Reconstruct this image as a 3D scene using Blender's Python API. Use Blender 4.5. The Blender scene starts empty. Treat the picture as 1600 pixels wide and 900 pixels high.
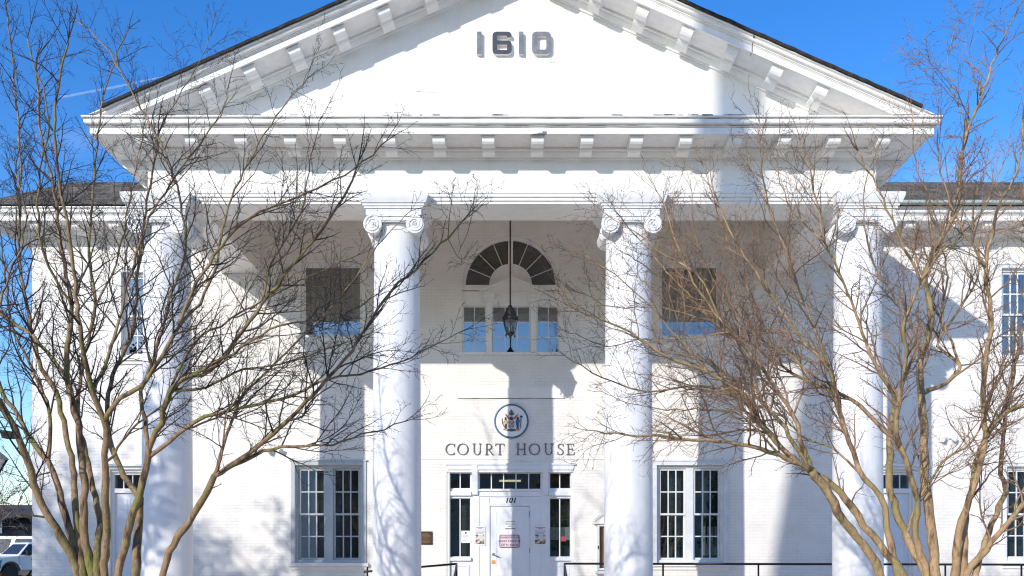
import bpy, bmesh, math, random
from mathutils import Vector, Matrix
R = math.radians
sc = bpy.context.scene
COL = sc.collection
# ------------------------------------------------------------------ camera
CAMZ, F, PX0, PY0 = 1.65, 1500.0, 800.0, 865.0
cam = bpy.data.cameras.new('camera'); camo = bpy.data.objects.new('camera', cam); COL.objects.link(camo)
camo.location = (0, 0, CAMZ); camo.rotation_euler = (R(90), 0, 0)
cam.sensor_width = 36; cam.lens = 36*F/1600; cam.shift_y = (PY0-450)/1600
cam.clip_end = 5000; cam.clip_start = .1
sc.camera = camo
# ------------------------------------------------------------------ light
SUNV = Vector((-.662, -1.0, .477)).normalized()       # towards the sun
EL = math.asin(SUNV.z); AZ = math.atan2(SUNV.x, SUNV.y)
w = bpy.data.worlds.new('World'); sc.world = w; w.use_nodes = True
nt = w.node_tree; bg = nt.nodes['Background']
sky = nt.nodes.new('ShaderNodeTexSky'); sky.sky_type = 'NISHITA'; sky.sun_disc = False
sky.sun_elevation = EL; sky.sun_rotation = AZ
sky.air_density = 1.0; sky.dust_density = .25; sky.ozone_density = 2.6; sky.altitude = 0
bg.inputs[1].default_value = .15
# thin cirrus wisps, part of the sky
tc = nt.nodes.new('ShaderNodeTexCoord')
nz = nt.nodes.new('ShaderNodeTexNoise'); nz.inputs['Scale'].default_value = 3.0; nz.inputs['Detail'].default_value = 7
mpw = nt.nodes.new('ShaderNodeMapping'); mpw.inputs['Scale'].default_value = (1, 1, 3.2); mpw.inputs['Location'].default_value = (.7, 0, .25)
nt.links.new(tc.outputs['Generated'], mpw.inputs[0]); nt.links.new(mpw.outputs[0], nz.inputs['Vector'])
cr = nt.nodes.new('ShaderNodeValToRGB'); cr.color_ramp.elements[0].position = .56; cr.color_ramp.elements[1].position = .82
cr.color_ramp.elements[1].color = (.30, .30, .30, 1)
nt.links.new(nz.outputs['Fac'], cr.inputs[0])
mx = nt.nodes.new('ShaderNodeMixRGB'); mx.inputs[2].default_value = (5.2, 5.6, 6.2, 1)
nt.links.new(cr.outputs[0], mx.inputs[0]); hs = nt.nodes.new('ShaderNodeHueSaturation'); hs.inputs['Saturation'].default_value = 1.36; hs.inputs['Hue'].default_value = .513
nt.links.new(sky.outputs[0], hs.inputs['Color']); nt.links.new(hs.outputs[0], mx.inputs[1]); nt.links.new(mx.outputs[0], bg.inputs[0])
sun = bpy.data.lights.new('sun', 'SUN'); sun.energy = 2.5; sun.angle = R(.53); sun.color = (1, .94, .855)
suno = bpy.data.objects.new('sun', sun); COL.objects.link(suno); suno.rotation_euler = SUNV.to_track_quat('Z', 'Y').to_euler()
sc.view_settings.view_transform = 'Standard'; sc.view_settings.look = 'None'; sc.view_settings.gamma = 1
sc.view_settings.exposure = .69
sc.render.engine = 'CYCLES'
sc.cycles.filter_width = 1.15
sc.cycles.max_bounces = 10; sc.cycles.diffuse_bounces = 7; sc.cycles.transparent_max_bounces = 12
# ------------------------------------------------------------------ materials
def mat(name, col, rough=.6, metal=0, spec=.5):
    m = bpy.data.materials.new(name); m.use_nodes = True
    b = m.node_tree.nodes['Principled BSDF']
    b.inputs['Base Color'].default_value = (*col, 1); b.inputs['Roughness'].default_value = rough
    b.inputs['Metallic'].default_value = metal; b.inputs['Specular IOR Level'].default_value = spec
    return m
def nodes(m):
    return m.node_tree.nodes, m.node_tree.links, m.node_tree.nodes['Principled BSDF']
def noisy(name, c1, c2, scale=4, rough=.6, lo=.4, hi=.65, stretch=(1, 1, 1), bump=0, bscale=60, detail=6, c3=None, metal=0):
    """two (or three) colour noise material in world-ish object coordinates, optional bump"""
    m = mat(name, c1, rough, metal); N, L, b = nodes(m)
    t = N.new('ShaderNodeTexCoord'); mp = N.new('ShaderNodeMapping'); mp.inputs['Scale'].default_value = stretch
    n = N.new('ShaderNodeTexNoise'); n.inputs['Scale'].default_value = scale; n.inputs['Detail'].default_value = detail
    L.new(t.outputs['Object'], mp.inputs[0]); L.new(mp.outputs[0], n.inputs['Vector'])
    r = N.new('ShaderNodeValToRGB'); r.color_ramp.elements[0].position = lo; r.color_ramp.elements[1].position = hi
    r.color_ramp.elements[0].color = (*c1, 1); r.color_ramp.elements[1].color = (*c2, 1)
    if c3:
        e = r.color_ramp.elements.new((lo+hi)/2); e.color = (*c3, 1)
    L.new(n.outputs['Fac'], r.inputs[0]); L.new(r.outputs[0], b.inputs['Base Color'])
    if bump:
        n2 = N.new('ShaderNodeTexNoise'); n2.inputs['Scale'].default_value = bscale; n2.inputs['Detail'].default_value = 4
        L.new(t.outputs['Object'], n2.inputs['Vector'])
        bp = N.new('ShaderNodeBump'); bp.inputs['Strength'].default_value = bump; bp.inputs['Distance'].default_value = .02
        L.new(n2.outputs['Fac'], bp.inputs['Height']); L.new(bp.outputs[0], b.inputs['Normal'])
    return m
def painted_brick(name, base, dirt):
    m = mat(name, base, .65); N, L, b = nodes(m)
    t = N.new('ShaderNodeTexCoord'); sx = N.new('ShaderNodeSeparateXYZ'); cx = N.new('ShaderNodeCombineXYZ')
    ad = N.new('ShaderNodeMath'); ad.operation = 'ADD'
    L.new(t.outputs['Object'], sx.inputs[0]); L.new(sx.outputs[0], ad.inputs[0]); L.new(sx.outputs[1], ad.inputs[1])
    L.new(ad.outputs[0], cx.inputs[0]); L.new(sx.outputs[2], cx.inputs[1])
    br = N.new('ShaderNodeTexBrick'); L.new(cx.outputs[0], br.inputs['Vector'])
    br.inputs['Scale'].default_value = 1; br.inputs['Brick Width'].default_value = .215; br.inputs['Row Height'].default_value = .072
    br.inputs['Mortar Size'].default_value = .007; br.inputs['Mortar Smooth'].default_value = .6
    br.inputs['Color1'].default_value = (1, 1, 1, 1); br.inputs['Color2'].default_value = (.94, .94, .94, 1); br.inputs['Mortar'].default_value = (.71, .71, .71, 1)
    n = N.new('ShaderNodeTexNoise'); n.inputs['Scale'].default_value = 1.6; n.inputs['Detail'].default_value = 9; L.new(t.outputs['Object'], n.inputs['Vector'])
    r = N.new('ShaderNodeValToRGB'); r.color_ramp.elements[0].position = .35; r.color_ramp.elements[1].position = .62
    r.color_ramp.elements[0].color = (*dirt, 1); r.color_ramp.elements[1].color = (*base, 1); L.new(n.outputs['Fac'], r.inputs[0])
    # patches where old paint has filled the joints
    n3 = N.new('ShaderNodeTexNoise'); n3.inputs['Scale'].default_value = 2.3; n3.inputs['Detail'].default_value = 5; L.new(t.outputs['Object'], n3.inputs['Vector'])
    r3 = N.new('ShaderNodeValToRGB'); r3.color_ramp.elements[0].position = .38; r3.color_ramp.elements[1].position = .66
    r3.color_ramp.elements[0].color = (.05, .05, .05, 1); r3.color_ramp.elements[1].color = (.55, .55, .55, 1); L.new(n3.outputs['Fac'], r3.inputs[0])
    mx = N.new('ShaderNodeMixRGB'); mx.blend_type = 'MULTIPLY'; L.new(r3.outputs[0], mx.inputs[0]); L.new(r.outputs[0], mx.inputs[1]); L.new(br.outputs['Color'], mx.inputs[2])
    L.new(mx.outputs[0], b.inputs['Base Color'])
    n2 = N.new('ShaderNodeTexNoise'); n2.inputs['Scale'].default_value = 22; n2.inputs['Detail'].default_value = 3; L.new(t.outputs['Object'], n2.inputs['Vector'])
    m2 = N.new('ShaderNodeMath'); m2.operation = 'MULTIPLY_ADD'; m2.inputs[1].default_value = .35
    L.new(n2.outputs['Fac'], m2.inputs[0]); L.new(br.outputs['Fac'], m2.inputs[2])
    inv = N.new('ShaderNodeMath'); inv.operation = 'MULTIPLY'; inv.inputs[1].default_value = -1; L.new(m2.outputs[0], inv.inputs[0])
    bp = N.new('ShaderNodeBump'); bp.inputs['Strength'].default_value = .45; bp.inputs['Distance'].default_value = .008
    L.new(inv.outputs[0], bp.inputs['Height']); L.new(bp.outputs[0], b.inputs['Normal'])
    return m
def paint_weathered(name, base, dirt, stain, streak=(6, 6, .6), amount=.5, sc_=1.5):
    """white paint with fine vertical rain streaks and dirt specks"""
    m = mat(name, base, .5); N, L, b = nodes(m)
    t = N.new('ShaderNodeTexCoord'); mp = N.new('ShaderNodeMapping'); mp.inputs['Scale'].default_value = streak
    L.new(t.outputs['Object'], mp.inputs[0])
    n = N.new('ShaderNodeTexNoise'); n.inputs['Scale'].default_value = sc_; n.inputs['Detail'].default_value = 8; L.new(mp.outputs[0], n.inputs['Vector'])
    r = N.new('ShaderNodeValToRGB'); r.color_ramp.elements[0].position = .36; r.color_ramp.elements[1].position = .56
    r.color_ramp.elements[0].color = (*dirt, 1); r.color_ramp.elements[1].color = (*base, 1); L.new(n.outputs['Fac'], r.inputs[0])
    n2 = N.new('ShaderNodeTexNoise'); n2.inputs['Scale'].default_value = 9; n2.inputs['Detail'].default_value = 8; n2.inputs['Roughness'].default_value = .7
    mp2 = N.new('ShaderNodeMapping'); mp2.inputs['Scale'].default_value = (.55, 1, 2.2); L.new(t.outputs['Object'], mp2.inputs[0]); L.new(mp2.outputs[0], n2.inputs['Vector'])
    r2 = N.new('ShaderNodeValToRGB'); r2.color_ramp.elements[0].position = .70; r2.color_ramp.elements[1].position = .80
    r2.color_ramp.elements[0].color = (0, 0, 0, 1); r2.color_ramp.elements[1].color = (amount, amount, amount, 1); L.new(n2.outputs['Fac'], r2.inputs[0])
    mx = N.new('ShaderNodeMixRGB'); mx.inputs[2].default_value = (*stain, 1); L.new(r2.outputs[0], mx.inputs[0]); L.new(r.outputs[0], mx.inputs[1])
    L.new(mx.outputs[0], b.inputs['Base Color'])
    n4 = N.new('ShaderNodeTexNoise'); n4.inputs['Scale'].default_value = 14; n4.inputs['Detail'].default_value = 5; L.new(t.outputs['Object'], n4.inputs['Vector'])
    bp = N.new('ShaderNodeBump'); bp.inputs['Strength'].default_value = .2; bp.inputs['Distance'].default_value = .01
    L.new(n4.outputs['Fac'], bp.inputs['Height']); L.new(bp.outputs[0], b.inputs['Normal'])
    return m
def glass(name, tint=(.75, .8, .8), refl=.22):
    m = bpy.data.materials.new(name); m.use_nodes = True; N, L = m.node_tree.nodes, m.node_tree.links
    for n in list(N):
        if n.type == 'BSDF_PRINCIPLED': N.remove(n)
    out = [n for n in N if n.type == 'OUTPUT_MATERIAL'][0]
    tr = N.new('ShaderNodeBsdfTransparent'); tr.inputs[0].default_value = (*tint, 1)
    gl = N.new('ShaderNodeBsdfGlossy'); gl.inputs['Roughness'].default_value = .0; gl.inputs[0].default_value = (.92, .96, 1, 1)
    t = N.new('ShaderNodeTexCoord'); n = N.new('ShaderNodeTexNoise'); n.inputs['Scale'].default_value = 1.1; n.inputs['Detail'].default_value = 1
    L.new(t.outputs['Object'], n.inputs['Vector']); bp = N.new('ShaderNodeBump'); bp.inputs['Strength'].default_value = .05; bp.inputs['Distance'].default_value = .03
    L.new(n.outputs['Fac'], bp.inputs['Height']); L.new(bp.outputs[0], gl.inputs['Normal'])
    lw = N.new('ShaderNodeFresnel'); lw.inputs[0].default_value = 1.5
    ma = N.new('ShaderNodeMath'); ma.operation = 'MAXIMUM'; ma.inputs[1].default_value = refl; L.new(lw.outputs[0], ma.inputs[0])
    ms = N.new('ShaderNodeMixShader'); L.new(ma.outputs[0], ms.inputs[0]); L.new(tr.outputs[0], ms.inputs[1]); L.new(gl.outputs[0], ms.inputs[2])
    L.new(ms.outputs[0], out.inputs[0])
    return m
W = (.80, .79, .765)
M = dict(
    brick=painted_brick('painted_brick', (.82, .797, .757), (.755, .73, .685)),
    stucco=paint_weathered('stucco_paint', (.83, .81, .775), (.785, .765, .73), (.42, .38, .33), (3, 3, .5), .12),
    trim=paint_weathered('trim_paint', (.82, .81, .79), (.78, .77, .74), (.30, .27, .23), (4, 4, 1.0), .35),
    cornice=paint_weathered('cornice_paint', (.82, .81, .79), (.765, .75, .72), (.24, .21, .17), (5, 5, .9), .35),
    column=paint_weathered('column_paint', (.80, .80, .80), (.74, .74, .745), (.35, .34, .33), (5, 5, .35), .25, 1.2),
    ceiling=noisy('porch_ceiling_paint', (.76, .67, .55), (.70, .61, .50), 3, .8),
    mottle=noisy('cornice_dark_mottle', (.12, .10, .085), (.62, .60, .57), 2.2, .8, .42, .62, (1, 1, 6)),
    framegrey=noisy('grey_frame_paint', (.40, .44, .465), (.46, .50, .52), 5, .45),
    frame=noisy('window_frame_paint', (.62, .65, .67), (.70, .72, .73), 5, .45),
    whiteframe=noisy('white_frame_paint', (.78, .79, .80), (.70, .71, .72), 5, .4),
    door=noisy('door_paint', (.77, .79, .83), (.73, .75, .79), 3, .4),
    shingle=None,
    glass=glass('window_glass'), glass_up=glass('upper_window_glass', (.86, .87, .86), .155), glass_dark=glass('fanlight_glass', (.5, .52, .52), .10),
    glass_low=glass('lower_window_glass', (.76, .80, .78), .18),
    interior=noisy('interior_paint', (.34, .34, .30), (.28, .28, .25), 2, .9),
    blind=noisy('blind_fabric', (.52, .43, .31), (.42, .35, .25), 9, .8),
    shade=noisy('roller_shade', (.105, .12, .112), (.085, .098, .092), 6, .8), sidelight_fill=noisy('sidelight_fill_panel', (.135, .145, .125), (.11, .12, .10), 3, .8),
    iron=mat('black_iron', (.02, .021, .024), .45, .3), bronze=noisy('bronze', (.10, .06, .04), (.06, .04, .03), 20, .4, metal=.6),
    letter=noisy('letter_metal', (.085, .092, .105), (.14, .145, .155), 30, .5),
    num_dark=noisy('numeral_navy', (.03, .04, .066), (.045, .058, .085), 12, .6), num_grey=noisy('numeral_grey', (.14, .15, .175), (.20, .215, .24), 10, .5),
    num_side=noisy('numeral_cream', (.80, .77, .72), (.70, .66, .60), 10, .6),
    paper=mat('paper_white', (.80, .80, .81), .6), red=mat('print_red', (.45, .06, .07), .5), blue=mat('print_blue', (.12, .16, .42), .5),
    black=mat('print_black', (.02, .02, .025), .5), pinkbg=mat('sign_pink', (.72, .60, .64), .4), plum=mat('sign_plum', (.17, .06, .12), .4),
    orange=mat('brass_orange', (.72, .30, .06), .4), steel=mat('steel', (.38, .38, .42), .3, .9),
    ring=noisy('seal_ring_blue', (.06, .13, .24), (.09, .17, .28), 10, .4), sealwhite=mat('seal_white', (.80, .80, .80), .5),
    wood=noisy('oak_board', (.30, .17, .09), (.22, .12, .06), 9, .5, stretch=(1, 1, .2)),
    grass=noisy('lawn_winter', (.13, .115, .075), (.09, .085, .05), 3, .95, bump=.4), concrete=noisy('concrete_paving', (.67, .55, .40), (.60, .49, .36), 2, .85, bump=.15),
    asphalt=noisy('asphalt', (.05, .05, .052), (.07, .07, .07), 8, .9), line=mat('road_paint', (.75, .75, .72), .7),
)
m = mat('asphalt_shingle', (.06, .055, .05), .95); N, L, b = nodes(m)
t = N.new('ShaderNodeTexCoord'); br = N.new('ShaderNodeTexBrick'); br.inputs['Scale'].default_value = 1
br.inputs['Brick Width'].default_value = .3; br.inputs['Row Height'].default_value = .14; br.inputs['Mortar Size'].default_value = .008
br.inputs['Color1'].default_value = (.17, .145, .11, 1); br.inputs['Color2'].default_value = (.085, .075, .06, 1); br.inputs['Mortar'].default_value = (.02, .02, .02, 1)
nn = N.new('ShaderNodeTexNoise'); nn.inputs['Scale'].default_value = 7; L.new(t.outputs['Object'], nn.inputs['Vector'])
mm = N.new('ShaderNodeMixRGB'); mm.blend_type = 'OVERLAY'; mm.inputs[0].default_value = .7
L.new(t.outputs['Object'], br.inputs['Vector']); L.new(br.outputs['Color'], mm.inputs[1]); L.new(nn.outputs['Fac'], mm.inputs[2]); L.new(mm.outputs[0], b.inputs['Base Color'])
M['shingle'] = m
M['shingle_dark'] = noisy('dark_shingle', (.018, .017, .017), (.04, .037, .035), 9, .95)
def bark(name, cols, moss, scale=9, stretch=.3):
    m = mat(name, cols[0], .8); N, L, b = nodes(m)
    t = N.new('ShaderNodeTexCoord'); mp = N.new('ShaderNodeMapping'); mp.inputs['Scale'].default_value = (1, 1, stretch)
    L.new(t.outputs['Object'], mp.inputs[0])
    def ramp(fac, cs, lo, hi):
        r = N.new('ShaderNodeValToRGB'); e = r.color_ramp.elements
        e[0].position = lo; e[0].color = (*cs[0], 1); e[1].position = hi; e[1].color = (*cs[-1], 1)
        for i, c in enumerate(cs[1:-1]): e.new(lo+(hi-lo)*(i+1)/(len(cs)-1)).color = (*c, 1)
        L.new(fac, r.inputs[0]); return r.outputs[0]
    def noise(v, s, d, ro=.6):
        n = N.new('ShaderNodeTexNoise'); n.inputs['Scale'].default_value = s; n.inputs['Detail'].default_value = d; n.inputs['Roughness'].default_value = ro; L.new(v, n.inputs['Vector']); return n.outputs['Fac']
    f = noise(mp.outputs[0], scale, 8, .66)
    a = ramp(f, cols, .34, .66); c = ramp(f, moss, .34, .66)
    big = ramp(noise(mp.outputs[0], 3.2, 3), [(0, 0, 0), (1, 1, 1)], .46, .60)
    mx = N.new('ShaderNodeMixRGB'); L.new(big, mx.inputs[0]); L.new(a, mx.inputs[1]); L.new(c, mx.inputs[2])
    dk = ramp(noise(mp.outputs[0], 6.5, 4), [(.30, .28, .26), (1, 1, 1)], .38, .48)
    mu = N.new('ShaderNodeMixRGB'); mu.blend_type = 'MULTIPLY'; mu.inputs[0].default_value = 1; L.new(mx.outputs[0], mu.inputs[1]); L.new(dk, mu.inputs[2])
    L.new(mu.outputs[0], b.inputs['Base Color'])
    bp = N.new('ShaderNodeBump'); bp.inputs['Strength'].default_value = .8; bp.inputs['Distance'].default_value = .02
    L.new(noise(mp.outputs[0], 26, 4), bp.inputs['Height']); L.new(bp.outputs[0], b.inputs['Normal'])
    return m
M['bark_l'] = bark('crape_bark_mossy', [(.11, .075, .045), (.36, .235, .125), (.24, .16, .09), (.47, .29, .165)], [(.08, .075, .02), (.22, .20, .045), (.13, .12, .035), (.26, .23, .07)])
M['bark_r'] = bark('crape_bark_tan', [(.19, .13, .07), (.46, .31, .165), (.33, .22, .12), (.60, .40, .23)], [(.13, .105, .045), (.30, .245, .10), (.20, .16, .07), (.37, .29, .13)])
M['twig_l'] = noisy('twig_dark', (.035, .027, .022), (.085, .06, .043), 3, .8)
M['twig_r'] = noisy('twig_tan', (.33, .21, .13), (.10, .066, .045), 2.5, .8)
M['oakbark'] = bark('oak_bark', [(.12, .10, .08), (.22, .19, .15), (.16, .13, .10)], [(.10, .09, .07), (.2, .17, .13)])
M['evergreen'] = noisy('evergreen_leaves', (.025, .05, .018), (.06, .09, .035), 6, .8)
# ------------------------------------------------------------------ helpers
def wloc(o):
    v = Vector((0, 0, 0))
    while o: v += o.location; o = o.parent
    return v
def link(name, me, material, parent=None):
    o = bpy.data.objects.new(name, me); COL.objects.link(o)
    for mm in (material if isinstance(material, (list, tuple)) else [material]): me.materials.append(mm)
    if parent: o.parent = parent
    return o
def tag(o, label=None, cat=None, group=None, kind=None):
    for k, v in (('label', label), ('category', cat), ('group', group), ('kind', kind)):
        if v: o[k] = v
    return o
def thing(name, loc, label, cat, group=None, rz=0):
    o = bpy.data.objects.new(name, None); COL.objects.link(o); o.location = loc; o.rotation_euler = (0, 0, rz)
    return tag(o, label, cat, group)
class MB:
    """collects shapes in world coordinates, builds ONE mesh object"""
    def __init__(s): s.v = []; s.f = []; s.mi = []; s.cur = 0
    def add(s, vs, fs):
        o = len(s.v); s.v += [tuple(p) for p in vs]; s.f += [[i+o for i in q] for q in fs]; s.mi += [s.cur]*len(fs); return s
    def box(s, x0, x1, y0, y1, z0, z1):
        return s.add([(x0,y0,z0),(x1,y0,z0),(x1,y1,z0),(x0,y1,z0),(x0,y0,z1),(x1,y0,z1),(x1,y1,z1),(x0,y1,z1)],
                     [(0,3,2,1),(4,5,6,7),(0,1,5,4),(1,2,6,5),(2,3,7,6),(3,0,4,7)])
    def prism(s, pts, y0, y1):
        """polygon in XZ pushed from y0 (front) to y1"""
        n = len(pts)
        return s.add([(x, y0, z) for x, z in pts]+[(x, y1, z) for x, z in pts],
                     [list(range(n)), list(range(2*n-1, n-1, -1))]+[(i, i+n, (i+1) % n+n, (i+1) % n) for i in range(n)])
    def prism_x(s, pts, x0, x1):
        """polygon in YZ pushed along X"""
        n = len(pts)
        return s.add([(x0, y, z) for y, z in pts]+[(x1, y, z) for y, z in pts],
                     [list(range(n)), list(range(2*n-1, n-1, -1))]+[(i, i+n, (i+1) % n+n, (i+1) % n) for i in range(n)])
    def prism_z(s, pts, z0, z1):
        n = len(pts)
        return s.add([(x, y, z0) for x, y in pts]+[(x, y, z1) for x, y in pts],
                     [list(range(n-1, -1, -1)), list(range(n, 2*n))]+[(i, (i+1) % n, (i+1) % n+n, i+n) for i in range(n)])
    def lathe(s, prof, c=(0, 0, 0), n=32, axis='z', mod=None):
        vs, fs = [], []
        for (r, h) in prof:
            for k in range(n):
                a = 2*math.pi*k/n; rr = r*(mod(a, h) if mod else 1)
                if axis == 'z': vs.append((c[0]+rr*math.cos(a), c[1]+rr*math.sin(a), c[2]+h))
                elif axis == 'y': vs.append((c[0]+rr*math.cos(a), c[1]+h, c[2]+rr*math.sin(a)))
                else: vs.append((c[0]+h, c[1]+rr*math.cos(a), c[2]+rr*math.sin(a)))
        for i in range(len(prof)-1):
            for k in range(n):
                k2 = (k+1) % n; fs.append((i*n+k, i*n+k2, (i+1)*n+k2, (i+1)*n+k))
        fs.append(list(range(n))[::-1]); fs.append([(len(prof)-1)*n+k for k in range(n)])
        return s.add(vs, fs)
    def tube(s, pts, rad, n=8, cap=True):
        pts = [Vector(p) for p in pts]; m_ = len(pts)
        if not isinstance(rad, (list, tuple)): rad = [rad]*m_
        vs, fs = [], []; u = None
        for i, p in enumerate(pts):
            d = (pts[min(i+1, m_-1)]-pts[max(i-1, 0)]); d = d.normalized() if d.length > 1e-9 else Vector((0, 0, 1))
            if u is None:
                u = d.orthogonal().normalized()
            u = (u-d*u.dot(d)); u = u.normalized() if u.length > 1e-6 else d.orthogonal().normalized()
            v_ = d.cross(u)
            for k in range(n):
                a = 2*math.pi*k/n; q = p+(u*math.cos(a)+v_*math.sin(a))*rad[i]; vs.append((q.x, q.y, q.z))
        for i in range(m_-1):
            for k in range(n):
                k2 = (k+1) % n; fs.append((i*n+k, i*n+k2, (i+1)*n+k2, (i+1)*n+k))
        if cap: fs.append(list(range(n))[::-1]); fs.append([(m_-1)*n+k for k in range(n)])
        return s.add(vs, fs)
    def build(s, name, material, parent=None, smooth=False, local=False, fix=True, bevel=0):
        L0 = Vector((0, 0, 0)) if (local or not parent) else wloc(parent)
        me = bpy.data.meshes.new(name)
        me.from_pydata([(x-L0.x, y-L0.y, z-L0.z) for x, y, z in s.v], [], s.f)
        if any(s.mi): me.polygons.foreach_set('material_index', s.mi)
        if fix:
            bm = bmesh.new(); bm.from_mesh(me); bmesh.ops.recalc_face_normals(bm, faces=bm.faces)
            if bevel:
                bmesh.ops.bevel(bm, geom=[e for e in bm.edges if len(e.link_faces) == 2 and e.calc_face_angle(0) > .6], offset=bevel, segments=2, affect='EDGES', profile=.6)
            bm.to_mesh(me); bm.free()
        if smooth:
            for p in me.polygons: p.use_smooth = True
            if smooth != True: me.set_sharp_from_angle(angle=smooth)
        me.update()
        return link(name, me, material, parent)
def sweep(prof, path, close_ends=True):
    """closed profile (d outward, z) swept along an XY polyline with mitred corners; outward = left-hand of travel rotated (-) """
    mb = MB(); n = len(prof); P = [Vector((x, y)) for x, y in path]; m_ = len(P)
    nor = []
    for i in range(m_-1):
        d = (P[i+1]-P[i]).normalized(); nor.append(Vector((d.y, -d.x)))
    vs = []
    for i in range(m_):
        if i == 0: o = nor[0]
        elif i == m_-1: o = nor[-1]
        else:
            a, b_ = nor[i-1], nor[i]; o = (a+b_)/(1+a.dot(b_))
        for d, z in prof: vs.append((P[i].x+o.x*d, P[i].y+o.y*d, z))
    fs = [(i*n+k, i*n+(k+1) % n, (i+1)*n+(k+1) % n, (i+1)*n+k) for i in range(m_-1) for k in range(n)]
    if close_ends: fs += [list(range(n)), [(m_-1)*n+k for k in range(n)][::-1]]
    return mb.add(vs, fs)
DW = 21.74; SW = F/DW                    # front wall plane
def wx(px): return (px-PX0)/SW
def wz(py): return CAMZ+(PY0-py)/SW
def P3(px, py, D): return Vector(((px-PX0)/F*D, D, CAMZ+(PY0-py)/F*D))
# ================================================================== COURTHOUSE
house = thing('courthouse', (0, DW, 0), 'white painted brick courthouse with columned portico and pediment dated 1610', 'courthouse')
FL = .5                                   # porch floor
XL, XR = -10.87, 19.0
def wall_mesh(x0, x1, z0, z1, y, th, rects, arch=None):
    xs = sorted({x0, x1, *[r[0] for r in rects], *[r[1] for r in rects]}); zs = sorted({z0, z1, *[r[2] for r in rects], *[r[3] for r in rects]})
    V, Fc = [], []; idx = {}
    def vi(x, z):
        k = (round(x, 4), round(z, 4))
        if k not in idx: idx[k] = len(V); V.append((x, z))
        return idx[k]
    for i in range(len(xs)-1):
        for j in range(len(zs)-1):
            cx, cz = (xs[i]+xs[i+1])/2, (zs[j]+zs[j+1])/2
            if any(r[0] < cx < r[1] and r[2] < cz < r[3] for r in rects): continue
            Fc.append((vi(xs[i], zs[j]), vi(xs[i+1], zs[j]), vi(xs[i+1], zs[j+1]), vi(xs[i], zs[j+1])))
    if arch:
        ax, az, ar = arch; n = 40
        for k in range(n):
            a0, a1 = math.pi-math.pi*k/n, math.pi-math.pi*(k+1)/n
            p0 = (ax+ar*math.cos(a0), az+ar*math.sin(a0)); p1 = (ax+ar*math.cos(a1), az+ar*math.sin(a1))
            q = [vi(*p0), vi(*p1), vi(p1[0], az+ar), vi(p0[0], az+ar)]
            q = [a for i, a in enumerate(q) if a not in q[:i]]
            if len(q) > 2: Fc.append(tuple(q))
    cnt = {}
    for f in Fc:
        for a, b_ in zip(f, f[1:]+f[:1]): cnt[(min(a, b_), max(a, b_))] = cnt.get((min(a, b_), max(a, b_)), 0)+1
    mb = MB(); n = len(V); vs = [(x, y, z) for x, z in V]+[(x, y+th, z) for x, z in V]
    fs = [f for f in Fc]+[tuple(i+n for i in f[::-1]) for f in Fc]
    for (a, b_), c in cnt.items():
        if c == 1: fs.append((a, b_, b_+n, a+n))
    return mb.add(vs, fs)
FX, FZ, FR = wx(797.8), wz(444.5), 75.5/SW           # fanlight
OP = dict(ul=(wx(470), wx(568), wz(528), wz(410)), ur=(wx(1029), wx(1127), wz(528), wz(410)),
          ll=(wx(461), wx(566), wz(879), wz(727)), lr=(wx(1026), wx(1131), wz(879), wz(727)),
          mid=(FX-FR, FX+FR, wz(551), FZ), fan=(FX-FR, FX+FR, FZ, FZ+FR), door=(wx(698), wx(896), FL, wz(737)),
          wul=(wx(190), wx(231), wz(558), wz(426)), wur=(wx(1564), wx(1613), wz(560), wz(419)), wlr=(wx(1572), wx(1627), wz(877), wz(729)),
          dl=(wx(173), wx(222), FL, wz(738)), dr=(wx(1377), wx(1426), FL, wz(738)))
wall = wall_mesh(XL, XR, 0, 8.95, DW, .35, list(OP.values()), (FX, FZ, FR)).build('wall', M['brick'], house)
mb = MB(); mb.box(XL, XL+.35, DW+.352, 40, 0, 8.95); mb.box(XR-.35, XR, DW+.352, 40, 0, 8.95); mb.box(XL, XR, 40.002, 40.35, 0, 8.95)
mb.build('side_wall', M['brick'], house)
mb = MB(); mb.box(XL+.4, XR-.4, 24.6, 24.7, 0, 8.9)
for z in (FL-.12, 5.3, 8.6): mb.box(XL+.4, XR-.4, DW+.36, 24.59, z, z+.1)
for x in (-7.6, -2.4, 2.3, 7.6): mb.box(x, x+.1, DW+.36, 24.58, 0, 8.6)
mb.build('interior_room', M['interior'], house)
# string lines, dark strip at the tablet foot and the raised tablet over the seal
MB().box(wx(715), wx(882), DW-.0295, DW+.05, wz(622.7), wz(622.02)).build('wall_tablet_dark_strip', M['mottle'], house)
mb = MB(); mb.box(wx(715), wx(882), DW-.03, DW+.1, wz(622), wz(606)); mb.build('wall_tablet', M['stucco'], house)
mb = MB()
mb.box(wx(577), wx(1133), DW-.014, DW+.1, wz(718), wz(716.6)); mb.box(wx(1160), wx(1290), DW-.014, DW+.1, wz(718), wz(716.6))
mb.build('string_line', M['trim'], house)
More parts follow.
